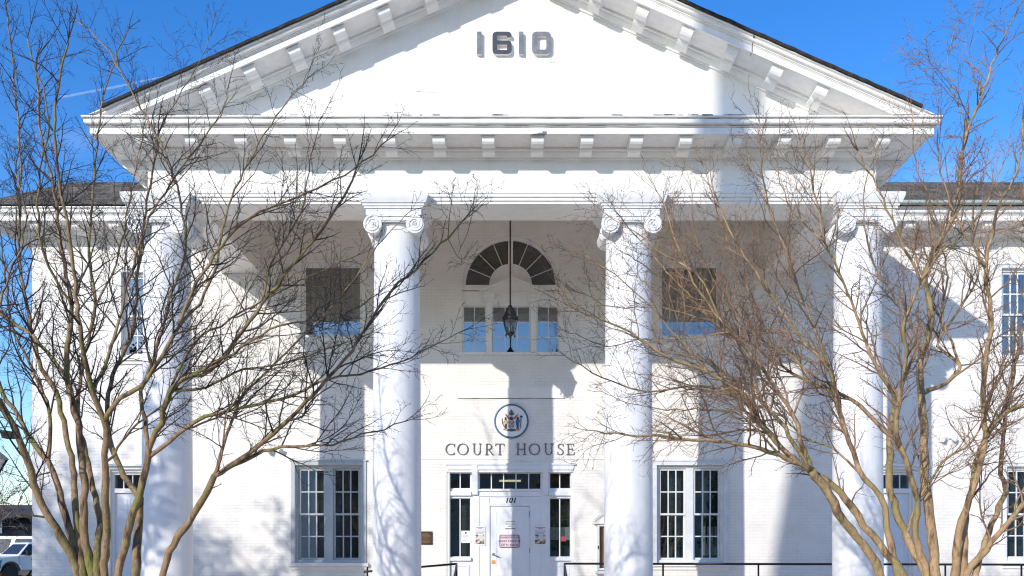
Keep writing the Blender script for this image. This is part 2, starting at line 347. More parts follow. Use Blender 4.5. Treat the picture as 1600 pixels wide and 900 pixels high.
# ---- portico beam (architrave + frieze)
HW, DF = 6.6, 17.4
path = [(-HW, DW-.002), (-HW, DF), (HW, DF), (HW, DW-.002)]
prof = [(-.9, 8.0), (-.03, 8.0), (-.03, 8.045), (.0, 8.05), (.0, 8.10), (.035, 8.108), (.035, 8.165), (.055, 8.17), (.055, 8.19), (.015, 8.215), (0, 8.22), (0, 8.78),
        (.035, 8.785), (.035, 8.81), (.07, 8.825), (.11, 8.865), (.125, 8.90), (.16, 8.905), (.16, 8.948), (-.9, 8.948)]
sweep(prof, path).build('portico_beam', M['stucco'], house)
mb = MB(); mb.box(-HW+.9, HW-.9, DF+.905, DW-.005, 9.26, 9.34); mb.build('porch_ceiling', M['ceiling'], house)
mb = MB(); mb.box(-HW+.905, HW-.905, DW, DW+.35, 8.951, 9.34); mb.build('wall', M['brick'], house)
sweep([(-.9, 8.949), (-.9, 9.34), (-.75, 9.34), (-.75, 8.949)], path).build('porch_lining', M['stucco'], house)
# ---- cornice round the whole front
cpath = [(XL, 40), (XL, DW), (-HW, DW), (-HW, DF), (HW, DF), (HW, DW), (XR, DW)]
cprof = [(-.2, 8.95), (.70, 8.95), (.70, 8.94), (.73, 8.94), (.73, 9.05), (0.7412, 9.052), (0.7412, 9.064), (0.7562, 9.066), (0.7562, 9.082), (0.7825, 9.086), (0.7975, 9.094), (0.8065, 9.11), (0.8095, 9.13), (0.8065, 9.155), (0.8013, 9.17),
         (0.8013, 9.183), (0.8350, 9.187), (0.8400, 9.195), (0.8400, 9.215), (.3, 9.25), (-.2, 9.25)]
cornice = sweep(cprof, cpath).build('cornice', M['cornice'], house)
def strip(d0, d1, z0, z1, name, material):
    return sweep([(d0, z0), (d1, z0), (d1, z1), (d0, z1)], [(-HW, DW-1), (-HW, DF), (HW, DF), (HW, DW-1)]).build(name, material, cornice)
strip(.78, .8062, 9.171, 9.182, 'dark_line', M['mottle']); strip(.74, .7612, 9.0655, 9.0735, 'dark_line', M['mottle']); strip(.72, .7325, 9.044, 9.0495, 'dark_line', M['mottle'])  # dark mottled strips under the cornice fillets
bedp = [(-.05, 8.78), (.035, 8.785), (.035, 8.81), (.07, 8.825), (.11, 8.865), (.125, 8.90), (.16, 8.905), (.16, 8.947), (-.05, 8.947)]
sweep(bedp, [(XL, 39), (XL, DW-.003), (-HW-.2, DW-.003)]).build('bed_moulding', M['cornice'], house)
sweep(bedp, [(HW+.2, DW-.003), (XR, DW-.003)]).build('bed_moulding', M['cornice'], house)
# modillions: an S-scroll block
MODP = [(.162, -.001), (.162, -.178), (.20, -.186), (.34, -.172), (.385, -.15), (.415, -.122), (.45, -.118), (.49, -.135), (.545, -.147), (.595, -.132), (.628, -.10), (.64, -.06), (.636, -.001)]
def modillion_mesh(wd=.215):
    mb = MB(); mb.prism_x([(-d, h) for d, h in MODP], -wd/2, wd/2)
    mb.box(-wd/2-.018, wd/2+.018, -.655, -.163, -.026, -.001)
    me = bpy.data.meshes.new('modillion'); me.from_pydata(mb.v, [], mb.f)
    bm = bmesh.new(); bm.from_mesh(me); bmesh.ops.recalc_face_normals(bm, faces=bm.faces); bm.to_mesh(me); bm.free(); me.materials.append(M['trim'])
    return me
modme = modillion_mesh()
def modillion(x, y, z, rz, parent, ry=0):
    o = bpy.data.objects.new('modillion', modme); COL.objects.link(o); o.parent = parent
    o.rotation_euler = (0, ry, rz); o.location = Vector((x, y, z))-wloc(parent)
for k in range(8):
    for s in (-1, 1): modillion(s*(.4325+.865*k)+.015, DF, 8.949, 0, cornice)
for k in range(4):
    for s in (-1, 1): modillion(s*HW, DF+.55+.95*k, 8.949, -s*R(-90), cornice)
for k in range(4): modillion(-HW-1.3-.865*k, DW, 8.949, 0, cornice)
for k in range(8): modillion(HW+1.3+.865*k, DW, 8.949, 0, cornice)
# ---- tympanum and raking cornice
SL = .44; ZA = 12.196                     # corona edge line z = ZA - SL*|x|
mb = MB(); zt = 9.2
xt = (ZA-zt)/SL; mb.prism([(-xt, zt), (xt, zt), (0, ZA)], DF+.002, DF+.3); tym = mb.build('tympanum', M['stucco'], house)
rprof = [(-.2, 0), (.70, 0), (.70, -.01), (.73, -.01), (.73, .105), (.745, .107), (.745, .119), (.765, .121), (.765, .137), (.795, .14), (.815, .147), (.826, .16), (.83, .175), (.826, .19), (.82, .2), (.82, .208), (.86, .211), (.867, .215), (.867, .232), (-.2, .24)]
bprof = [(-.05, -.17), (.035, -.168), (.035, -.14), (.07, -.125), (.11, -.085), (.125, -.05), (.16, -.045), (.16, -.002), (-.05, -.002)]
def rake(prof, side, z_cut, name, material, xend=7.47):
    bm = bmesh.new(); secs = []
    xs = [0, 2.0, 3.98, 4.0, 5.5, xend]
    for x in xs: secs.append([bm.verts.new((side*x, DF-d, ZA-SL*x+h)) for d, h in prof])
    for a, b_ in zip(secs, secs[1:]):
        for k in range(len(prof)): bm.faces.new((a[k], a[(k+1) % len(prof)], b_[(k+1) % len(prof)], b_[k]))
    bm.faces.new(secs[0]); bm.faces.new(secs[-1])
    r = bmesh.ops.bisect_plane(bm, geom=bm.verts[:]+bm.edges[:]+bm.faces[:], plane_co=(0, 0, z_cut), plane_no=(0, 0, 1), clear_inner=True)
    bmesh.ops.recalc_face_normals(bm, faces=bm.faces)
    bmesh.ops.translate(bm, verts=bm.verts, vec=(0, -DW, 0))
    me = bpy.data.meshes.new(name); bm.to_mesh(me); bm.free()
    return link(name, me, material, house)
th = math.atan(SL)
for s in (-1, 1):
    rk = rake(rprof, s, 9.222, 'raking_cornice', M['cornice'])
    rake(bprof, s, 9.2, 'raking_bed_moulding', M['trim'])
    for k in range(7):
        x = .72+.783*k
        modillion(s*x+.02, DF, ZA-SL*x-.002, 0, rk, ry=s*th)
    # open joint in the raking gutter
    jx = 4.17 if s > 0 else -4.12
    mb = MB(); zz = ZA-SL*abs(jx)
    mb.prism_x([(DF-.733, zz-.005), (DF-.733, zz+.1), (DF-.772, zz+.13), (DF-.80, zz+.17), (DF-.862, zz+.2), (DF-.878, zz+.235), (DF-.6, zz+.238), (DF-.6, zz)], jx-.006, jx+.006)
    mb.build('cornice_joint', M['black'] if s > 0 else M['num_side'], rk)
rr = random.Random(12); mb = MB()
for k in range(34):                                       # flaking edge along the top of the cornice
    x = rr.uniform(-6.9, 6.9) if k < 22 else rr.uniform(1.6, 4.6); l_ = rr.uniform(.03, .28); y = DF-.842
    mb.box(x, x+l_, y-.0025, y+.05, 9.2155-rr.uniform(.0, .012), 9.219+rr.uniform(.003, .012))
mb.build('flaking_paint', M['mottle'], cornice)['kind'] = 'stuff'
mb = MB()
for a, b_, c_ in ((650, 658, 143.2), (664, 687, 143.8), (857, 870, 97)): mb.box((a-800)/86.2, (b_-800)/86.2, DF-.0025, DF+.05, CAMZ+(PY0-c_)/86.2-.004, CAMZ+(PY0-c_)/86.2+.004)
mb.build('plaster_crack', M['num_grey'], tym)
mb = MB(); bx = (843-800)/90
mb.prism([(bx-.13, 8.938), (bx-.05, 8.944), (bx+.0, 8.962), (bx+.04, 8.955), (bx+.06, 8.985), (bx+.13, 8.98), (bx+.125, 8.938)], DF-.7315, DF-.69); mb.build('rotten_edge', M['num_grey'], cornice)
# ---- roofs
ZR = 12.436
bm = bmesh.new()
rows = []
rng = random.Random(4)
for s in (-1, 1):
    mb = MB(); n = 60; top, bot = [], []
    for k in range(n+1):
        x = 7.06*k/n; e = .012*rng.random()
        top.append((s*x, ZR+.035-SL*x+e))
    poly = top+[(s*x, z-.05) for x, z in [(s*t[0], t[1]) for t in reversed(top)]]
    mb.prism([(x, z) for x, z in poly], DF-.915, 34)
    mb.build('gable_roof', M['shingle_dark'], house)
ex = .885; p = .71; t_ = 1.5
ax0, ay0, az0 = XL-ex, DW-ex, 9.235
mb = MB(); zt2 = az0+p*t_
A = [(ax0, ay0, az0), (-HW-.3, ay0, az0), (-HW-.3, ay0+t_, zt2), (ax0+t_, ay0+t_, zt2), (ax0, 39, az0), (ax0+t_, 39, zt2)]
B = [(HW+.3, ay0, az0), (XR, ay0, az0), (XR, ay0+t_, zt2), (HW+.3, ay0+t_, zt2)]
mb.add(A, [(0, 1, 2, 3), (0, 3, 5, 4)]); mb.add(B, [(0, 1, 2, 3)])
mb.add([(ax0+t_, ay0+t_, zt2), (XR, ay0+t_, zt2), (XR, 39, zt2), (ax0+t_, 39, zt2)], [(0, 1, 2, 3)])
mb.build('main_roof', M['shingle'], house)
mb = MB()
for x0, x1 in ((HW+.95, XR),):
    mb.prism_x([(ay0-.10, 9.30), (ay0-.12, 9.235), (ay0-.03, 9.215), (ay0, 9.235), (ay0+.01, 9.30)], x0, x1)
mb.build('gutter', noisy('copper_gutter', (.30, .36, .33), (.42, .46, .43), 6, .5), house)
# ---- columns
def column(X):
    mb = MB(); zb = .55
    prof = [(.44, 0), (.452, .15), (.452, 1.2), (.449, 2.4), (.443, 3.6), (.434, 4.8), (.424, 5.9), (.417, 6.85), (.417, 7.08)]
    mb.lathe([(r, h+zb) for r, h in prof], (X, 17.86, 0), 64)
    c = mb.build('column', M['column'], house, smooth=R(40))
    mb = MB(); mb.box(X-.62, X+.62, 17.24, 18.48, .12, .34); mb.lathe([(.58, .34), (.6, .37), (.6, .42), (.57, .46), (.52, .47), (.5, .5), (.53, .53), (.53, .56), (.47, .58), (.455, .62)], (X, 17.86, 0), 48)
    mb.build('column_base', M['column'], c, smooth=R(40))
    # Ionic capital
    mb = MB(); yc = 17.86
    mb.lathe([(.417, 7.61), (.435, 7.622), (.44, 7.635), (.435, 7.648), (.42, 7.655), (.42, 7.66)], (X, yc, 0), 48)                       # astragal
    mb.lathe([(.415, 7.658), (.435, 7.675), (.455, 7.71), (.46, 7.74), (.43, 7.775)], (X, yc, 0), 144, mod=lambda a, h: 1+.05*(abs(math.sin(14*a))-.5))
    hw = .383; zc = 7.61; rv = .165; yf = 17.345; yb = 18.375
    for s in (-1, 1):
        cx = X+s*hw
        n = 9; prof = [(rv, 0), (rv, .07)]+[(rv*(.74+.26*abs(2*k/n-1)**1.6), .07+(yb-yf-.14)*k/n) for k in range(1, n)]+[(rv, yb-yf-.07), (rv, yb-yf)]
        mb.lathe(prof, (cx, yf, zc), 40, axis='y')
        for q in (.42, .5, .58): mb.lathe([(rv*.86, -.012), (rv*.9, -.008), (rv*.9, .008), (rv*.86, .012)], (cx, yf+(yb-yf)*q, zc), 32, axis='y')
        for yy, sg in ((yf, -1), (yb, 1)):                                                                                          # raised spiral
            pts, rad = [], []
            for k in range(61):
                a = R(90)+(-s)*(-1)*2*math.pi*2.4*k/60; r_ = rv*.93*(1-.88*(k/60)**.85)
                pts.append((cx-(math.cos(a))*r_*1.0, yy+sg*.004, zc+math.sin(a)*r_)); rad.append(.021-.010*k/60)
            mb.tube(pts, rad, 6); mb.lathe([(.026, -.02), (.03, 0), (.026, .02)], (cx, yy+sg*.004, zc), 16, axis='y')
    for yy, d in ((yf, 1), (yb, -1)):
        y0, y1 = sorted((yy+d*.012, yy+d*.25)); mb.box(X-hw, X+hw, y0, y1, zc+.045, zc+rv*.96)
        y0, y1 = sorted((yy-d*.014, yy+d*.1)); mb.box(X-hw-.01, X+hw+.01, y0, y1, zc+rv*.84, zc+rv*1.06)
        y0, y1 = sorted((yy-d*.008, yy+d*.1)); mb.box(X-hw+.04, X+hw-.04, y0, y1, zc+.07, zc+.095)
    mb.box(X-.50, X+.50, yc-.53, yc+.53, 7.77, 7.835)
    # abacus and moulded block
    def ring(h, z): return [(X-h, yc-h*1.03, z), (X+h, yc-h*1.03, z), (X+h, yc+h*1.03, z), (X-h, yc+h*1.03, z)]
    lv = [(.47, 7.83), (.50, 7.85), (.50, 7.885), (.53, 7.887), (.53, 7.92), (.555, 7.924), (.555, 7.955), (.585, 7.97), (.59, 7.985), (.605, 8.02), (.625, 8.07), (.632, 8.11), (.632, 8.14), (.60, 8.16)]
    vs, fs = [], []
    for h, z in lv: vs += ring(h, z)
    for i in range(len(lv)-1):
        for k in range(4): fs.append((i*4+k, i*4+(k+1) % 4, i*4+4+(k+1) % 4, i*4+4+k))
    fs += [(3, 2, 1, 0), tuple(range(len(vs)-4, len(vs)))]
    mb.add(vs, fs)
    mb.build('capital', M['column'], c, smooth=R(35))
for X in (-6.41, -2.14, 2.165, 6.43): column(X)
# ---- windows
def bar_frame(mb, x0, x1, z0, z1, y0, y1, wd):
    mb.box(x0, x0+wd, y0, y1, z0, z1); mb.box(x1-wd, x1, y0, y1, z0, z1)
    mb.box(x0+wd, x1-wd, y0+.002, y1-.002, z0, z0+wd); mb.box(x0+wd, x1-wd, y0+.002, y1-.002, z1-wd, z1)
def muntins(mb, x0, x1, z0, z1, y0, cols, rows, wd, th=.03):
    for k in range(1, cols):
        x = x0+(x1-x0)*k/cols; mb.box(x-wd/2, x+wd/2, y0, y0+th, z0, z1)
    for k in range(1, rows):
        z = z0+(z1-z0)*k/rows; mb.box(x0, x1, y0+.003, y0+th-.003, z-wd/2, z+wd/2)
def pane(x0, x1, z0, z1, y, material, parent):
    MB().box(x0, x1, y, y+.006, z0, z1).build('pane', material, parent)
def sash_window(op, units, cols, rows, fmat, label=None, casing=.09, sillz=None, shade=None, name='window', mull=.17):
    x0, x1, z0, z1 = op; yo = DW
    mb = MB()                                            # casing proud of the brick + jamb lining
    c = casing
    if c:
        mb.box(x0-c, x0-.001, yo-.035, yo+.05, z0-.01, z1+c); mb.box(x1+.001, x1+c, yo-.035, yo+.05, z0-.01, z1+c); mb.box(x0-.001, x1+.001, yo-.033, yo+.05, z1+.001, z1+c)
        mb.box(x0-c-.03, x1+c+.03, yo-.05, yo+.05, z1+c+.001, z1+c+.035)
    bar_frame(mb, x0+.002, x1-.002, z0+.002, z1-.002, yo+.07, yo+.24, .06)
    ix0, ix1, iz0, iz1 = x0+.062, x1-.062, z0+.062, z1-.062
    uw = (ix1-ix0-mull*(units-1))/units
    for k in range(units-1):
        xm = ix0+uw*(k+1)+mull*k; mb.box(xm, xm+mull, yo+.072, yo+.22, iz0, iz1)
    wn = mb.build(name, fmat, house)
    if label: wn['label'] = label
    zm = (iz0+iz1)/2
    for k in range(units):
        a = ix0+k*(uw+mull)+.002; b_ = a+uw-.004
        for up in (0, 1):
            s0, s1 = (zm-.025, iz1-.002) if up else (iz0+.002, zm+.025); yy = yo+.125 if up else yo+.165
            yy = yo+.115 if up else yo+.155
            mb = MB(); bar_frame(mb, a, b_, s0, s1, yy, yy+.036, .045)
            if cols > 1 or rows > 1: muntins(mb, a+.045, b_-.045, s0+.045, s1-.045, yy+.004, cols, rows, .028)
            sh = mb.build('sash', fmat, wn); pane(a+.02, b_-.02, s0+.02, s1-.02, yy+.014, M['glass_low'], wn)
    mb = MB(); sz = z0
    mb.box(x0-c-.05, x1+c+.05, yo-.09, yo+.06, sz-.085, sz-.012); mb.box(x0-c-.02, x1+c+.02, yo-.04, yo+.05, sz-.16, sz-.087)
    mb.build('sill', M['trim'], wn)
    if shade:
        mb = MB()
        if shade == 'slats':
            n = int((ix1-ix0)/.11)
            for k in range(n):
                xx = ix0+.03+(ix1-ix0)*k/n; mb.box(xx, xx+.075, yo+.45, yo+.455, z0, z1)
            mb.build('blind', M['blind'], wn)
        else:
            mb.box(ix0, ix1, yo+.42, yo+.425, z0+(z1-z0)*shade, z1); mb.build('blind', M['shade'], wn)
    return wn
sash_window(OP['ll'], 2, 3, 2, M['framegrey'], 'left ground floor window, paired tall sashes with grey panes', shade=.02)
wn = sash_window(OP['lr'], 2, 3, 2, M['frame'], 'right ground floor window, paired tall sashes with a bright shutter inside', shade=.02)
mb = MB()
x0 = wx(1104); 
for k in range(4): mb.box(x0+.085*k, x0+.085*k+.06, DW+.36, DW+.37, wz(868), wz(822))
mb.box(x0-.02, x0+.34, DW+.372, DW+.38, wz(868), wz(850)); mb.build('shutter', M['whiteframe'], wn)
sash_window(OP['wul'], 1, 2, 2, M['frame'], casing=.07, shade=.6)
sash_window(OP['wur'], 1, 3, 2, M['whiteframe'], casing=.07, shade=.3)
sash_window(OP['wlr'], 1, 3, 2, M['whiteframe'], casing=.07, shade=.05)
for k in ('ul', 'ur'):
    x0, x1, z0, z1 = OP[k]
    mb = MB(); bar_frame(mb, x0+.002, x1-.002, z0+.002, z1-.002, DW+.06, DW+.2, .055); bar_frame(mb, x0+.058, x1-.058, z0+.058, z1-.058, DW+.10, DW+.16, .035)
    mb.box(x0-.03, x1+.03, DW-.03, DW+.05, z1+.001, z1+.04); mb.box(x0-.045, x0-.002, DW-.028, DW+.05, z0, z1); mb.box(x1+.002, x1+.045, DW-.028, DW+.05, z0, z1)
    wn = mb.build('window', M['trim'], house)
    pane(x0+.07, x1-.07, z0+.07, z1-.07, DW+.12, M['glass_up'], wn)
    MB().box(x0-.06, x1+.06, DW-.06, DW+.05, z0-.08, z0-.003).build('sill', M['trim'], wn)
    mb = MB(); n = 11; rr = random.Random(3 if k == 'ul' else 5)
    for q in range(n):
        xx = x0+.08+(x1-x0-.16)*q/n; mb.box(xx, xx+.03+.05*rr.random(), DW+.25, DW+.255, z0, z1)
    mb.build('blind', M['blind'], wn)
# ---- fanlight window with three lights below
def arc_pts(r, a0, a1, n): return [(FX+r*math.cos(R(a0+(a1-a0)*k/n)), FZ+r*math.sin(R(a0+(a1-a0)*k/n))) for k in range(n+1)]
mb = MB(); n = 36; y0, y1 = DW+.05, DW+.17
def arch_band(mb, r0, r1, y0, y1):
    a, b_ = arc_pts(r0, 180, 0, n), arc_pts(r1, 180, 0, n)
    for k in range(n): mb.prism([a[k], a[k+1], b_[k+1], b_[k]], y0, y1)
arch_band(mb, FR-.05, FR-.001, y0, y1); arch_band(mb, FR-.075, FR-.05, y0+.02, y1-.02)
hub = .486
mb.prism(arc_pts(hub-.03, 0, 180, n), DW+.085, DW+.16); arch_band(mb, hub-.03, hub, DW+.06, DW+.17)
mb.box(FX-.055, FX+.055, DW+.055, DW+.15, FZ+hub-.01, FZ+FR-.04)
for a in (22.5, 45, 67.5, 112.5, 135, 157.5):
    c, s = math.cos(R(a)), math.sin(R(a)); d = Vector((-s, c))*.0075
    mb.prism([(FX+c*(hub-.01)+d.x, FZ+s*(hub-.01)+d.y), (FX+c*(FR-.06)+d.x, FZ+s*(FR-.06)+d.y), (FX+c*(FR-.06)-d.x, FZ+s*(FR-.06)-d.y), (FX+c*(hub-.01)-d.x, FZ+s*(hub-.01)-d.y)], DW+.10, DW+.125)
fan = mb.build('window', M['trim'], house); fan['label'] = 'arched fanlight over three small windows in the porch centre'
mb = MB(); a, b_ = arc_pts(hub-.01, 180, 0, n), arc_pts(FR-.03, 180, 0, n)
for k in range(n): mb.prism([a[k], a[k+1], b_[k+1], b_[k]], DW+.112, DW+.116)
mb.build('pane', M['glass_dark'], fan)
# frame below
x0, x1 = FX-FR+.001, FX+FR-.001
mb = MB()
mb.box(x0, x1, DW+.03, DW+.2, wz(452.5), FZ-.002); mb.box(x0, x1, DW+.08, DW+.2, wz(455), wz(452.6)); mb.box(x0, x1, DW+.02, DW+.2, wz(473), wz(455.1)); mb.box(x0, x1, DW+.045, DW+.2, wz(477), wz(473.1))
for a, b_ in ((759.5, 768.5), (828.8, 838.5)):
    xa, xb = wx(a), wx(b_)
    mb.box(xa, xb, DW-.01, DW+.19, wz(551), wz(472)); mb.box(xa-.05, xb+.05, DW-.05, DW+.19, wz(471.9), wz(466)); mb.box(xa-.075, xb+.075, DW-.075, DW+.19, wz(465.9), wz(460.2))
mb.box(x0, x0+.03, DW+.03, DW+.2, wz(551), wz(477.1)); mb.box(x1-.03, x1, DW+.03, DW+.2, wz(551), wz(477.1))
# little pediment
mb.prism([(wx(752), wz(460)), (wx(848), wz(460)), (wx(848), wz(457)), (wx(800), wz(435.5)), (wx(752), wz(457))], DW-.06, DW+.18)
for s in (-1, 1):
    xe = wx(800)+s*(wx(850.5)-wx(800)); xa = wx(800)
    mb.prism([(xe, wz(458.5)), (xe, wz(455)), (xa, wz(433)), (xa, wz(436.4))], DW-.11, DW-.061)
mb.box(wx(751), wx(849), DW-.10, DW-.062, wz(460.3), wz(458.6))
mb.build('frame', M['trim'], fan)
for a, b_, cols in ((723, 759, 2), (769, 828.4, 3), (839, 875, 2)):
    xa, xb = wx(a), wx(b_); mb = MB(); bar_frame(mb, xa, xb, wz(551)+.01, wz(477)-.002, DW+.09, DW+.13, .022)
    muntins(mb, xa+.02, xb-.02, wz(551)+.03, wz(477)-.02, DW+.095, cols, 3, .018, .025)
    mb.build('sash', M['trim'], fan); pane(xa+.01, xb-.01, wz(550), wz(477.5), DW+.105, M['glass_up'], fan)
MB().box(x0-.04, x1+.04, DW-.06, DW+.1, wz(554.5), wz(551)-.002).build('sill', M['trim'], fan)
# ---- entrance
yr = DW+.12
mb = MB()
mb.box(wx(696), wx(899), DW-.06, DW+.1, wz(726.5), wz(724)); mb.box(wx(698.5), wx(896.5), DW-.03, DW+.1, wz(731.5), wz(726.6)); mb.box(wx(700), wx(895), DW-.045, DW+.1, wz(734), wz(731.6)); mb.box(wx(702), wx(893), DW-.015, DW+.3, wz(738), wz(734.1))
mb.box(wx(698), wx(702.3), DW+.02, DW+.3, FL, wz(738.1)); mb.box(wx(892), wx(896), DW+.02, DW+.3, FL, wz(738.1))
for a, b_ in ((735, 748.6), (845.5, 859)):                         # pilasters carrying brackets
    mb.box(wx(a), wx(b_), yr-.012, DW+.3, FL, wz(738.1))
    c = (a+b_)/2
    mb.prism_x([(yr-.013, wz(773)), (yr-.075, wz(772.5)), (yr-.085, wz(768)), (yr-.075, wz(762)), (yr-.10, wz(752)), (yr-.15, wz(742)), (yr-.17, wz(736)), (yr-.17, wz(725)), (yr-.013, wz(725))], wx(c-4.3), wx(c+4.3))
mb.box(wx(748.7), wx(845.4), yr-.02, DW+.3, wz(775), wz(764)); mb.box(wx(747), wx(847), yr-.055, yr-.021, wz(767), wz(764.2))
mb.box(wx(748.7), wx(765), yr, DW+.3, FL, wz(775.1)); mb.box(wx(828.5), wx(845.4), yr, DW+.3, FL, wz(775.1)); mb.box(wx(765.1), wx(828.4), yr, DW+.3, wz(790), wz(775.1))
bar_frame(mb, wx(763), wx(832), wz(787), wz(775.8), yr-.014, yr+.01, .02)
for a, b_ in ((702.4, 734.9), (859.1, 891.9)):
    mb.box(wx(a), wx(b_), yr-.01, DW+.3, wz(778), wz(763)); mb.box(wx(a-1.5), wx(b_+1), yr-.07, yr-.011, wz(774), wz(767.5))
    mb.box(wx(a), wx(b_), yr-.01, DW+.3, FL, wz(870.5)); mb.box(wx(a-1.5), wx(b_+1), yr-.075, yr-.011, wz(876), wz(871)); bar_frame(mb, wx(a+2.5), wx(b_-2.5), FL+.2, wz(883), yr-.03, yr, .03)
sur = mb.build('door_surround', M['door'], house)
def light(a, b_, za, zb, divs, y):
    x0, x1, z0, z1 = wx(a), wx(b_), wz(zb), wz(za); mb = MB(); bar_frame(mb, x0, x1, z0, z1, y, y+.04, .012)
    for d in divs: mb.box(wx(d)-.012, wx(d)+.012, y+.003, y+.035, z0+.01, z1-.01)
    mb.build('sash', M['whiteframe'], sur); pane(x0+.005, x1-.005, z0+.005, z1-.005, y+.015, M['glass_low'], sur)
light(702.4, 734.9, 738.3, 762.9, [718.5], yr+.02); light(859.1, 891.9, 738.3, 762.9, [875], yr+.02); light(748.7, 845.4, 738.3, 763.9, [767.5, 786.7, 806.3, 826.2], yr+.02)
light(702.4, 734.9, 778.2, 870.3, [718.3], yr+.02); light(859.1, 891.9, 778.2, 870.3, [875], yr+.02)
def panel_door(x0, x1, z0, z1, y, cols=2, rows=((.05, .30), (.36, .74), (.80, .95))):
    mb = MB(); mb.box(x0, x1, y, y+.05, z0, z1); W_, H_ = x1-x0, z1-z0
    for a, b_ in rows:
        for k in range(cols):
            xa = x0+W_*(.14+.40*k) if cols == 2 else x0+W_*.18; xb = xa+(W_*.31 if cols == 2 else W_*.64)
            bar_frame(mb, xa, xb, z0+H_*a, z0+H_*b_, y-.008, y+.01, .022)
    return mb.build('door', M['door'], house)
dx0, dx1, dz1 = wx(765.4), wx(828.1), wz(790.4)
dr = panel_door(dx0, dx1, FL+.01, dz1-.004, yr+.03); dr['label'] = 'closed white entrance door with notices'
mb = MB(); mb.lathe([(.03, 0), (.034, -.012), (.03, -.02), (.014, -.022), (.014, -.06)], (wx(770.5), yr+.03, wz(866)), 16, axis='y'); mb.tube([(wx(770.5), yr-.028, wz(866)), (wx(773), yr-.03, wz(868)), (wx(780), yr-.03, wz(869.8))], [.016, .013, .010], 8)
mb.build('handle', M['steel'], dr, smooth=R(40))
mb = MB(); mb.box(wx(767.8), wx(773.5), yr+.015, yr+.03, wz(881), wz(875.5)); mb.build('lock_plate', M['orange'], dr)
for za, zb in ((798, 807.5), (856, 864)):
    mb = MB(); mb.lathe([(.011, 0), (.011, wz(za)-wz(zb))], (wx(828.3), yr+.022, wz(zb)), 8); mb.build('hinge', M['iron'], dr)
for k, s in (('dl', -1), ('dr', 1)):                                   # wing doors
    x0, x1, z0, z1 = OP[k]; mb = MB()
    bar_frame(mb, x0+.002, x1-.002, z0, z1-.002, DW+.05, DW+.25, .05)
    mb.box(x0-.06, x0-.001, DW-.04, DW+.05, z0, z1+.06); mb.box(x1+.001, x1+.06, DW-.04, DW+.05, z0, z1+.06); mb.box(x0-.06, x1+.06, DW-.06, DW+.05, z1+.061, z1+.13); mb.box(x0-.11, x1+.11, DW-.13, DW+.05, z1+.131, z1+.18)
    zt = wz(770); mb.box(x0+.05, x1-.05, DW+.06, DW+.24, zt, wz(763))
    fr = mb.build('door_surround', M['trim'], house)
    mb = MB(); muntins(mb, x0+.05, x1-.05, wz(763), z1-.05, DW+.1, 3, 1, .025); mb.build('sash', M['whiteframe'], fr); pane(x0+.05, x1-.05, wz(763), z1-.05, DW+.11, M['glass_low'], fr)
    panel_door(x0+.053, x1-.053, z0+.01, zt-.005, DW+.12, 2)
MB().box(wx(690), wx(905), DW+.40, DW+.42, FL, wz(763)).build('sidelight_fill_panel', M['sidelight_fill'], sur)  # added panel close behind the glass, catches sun to lighten the sidelight panes
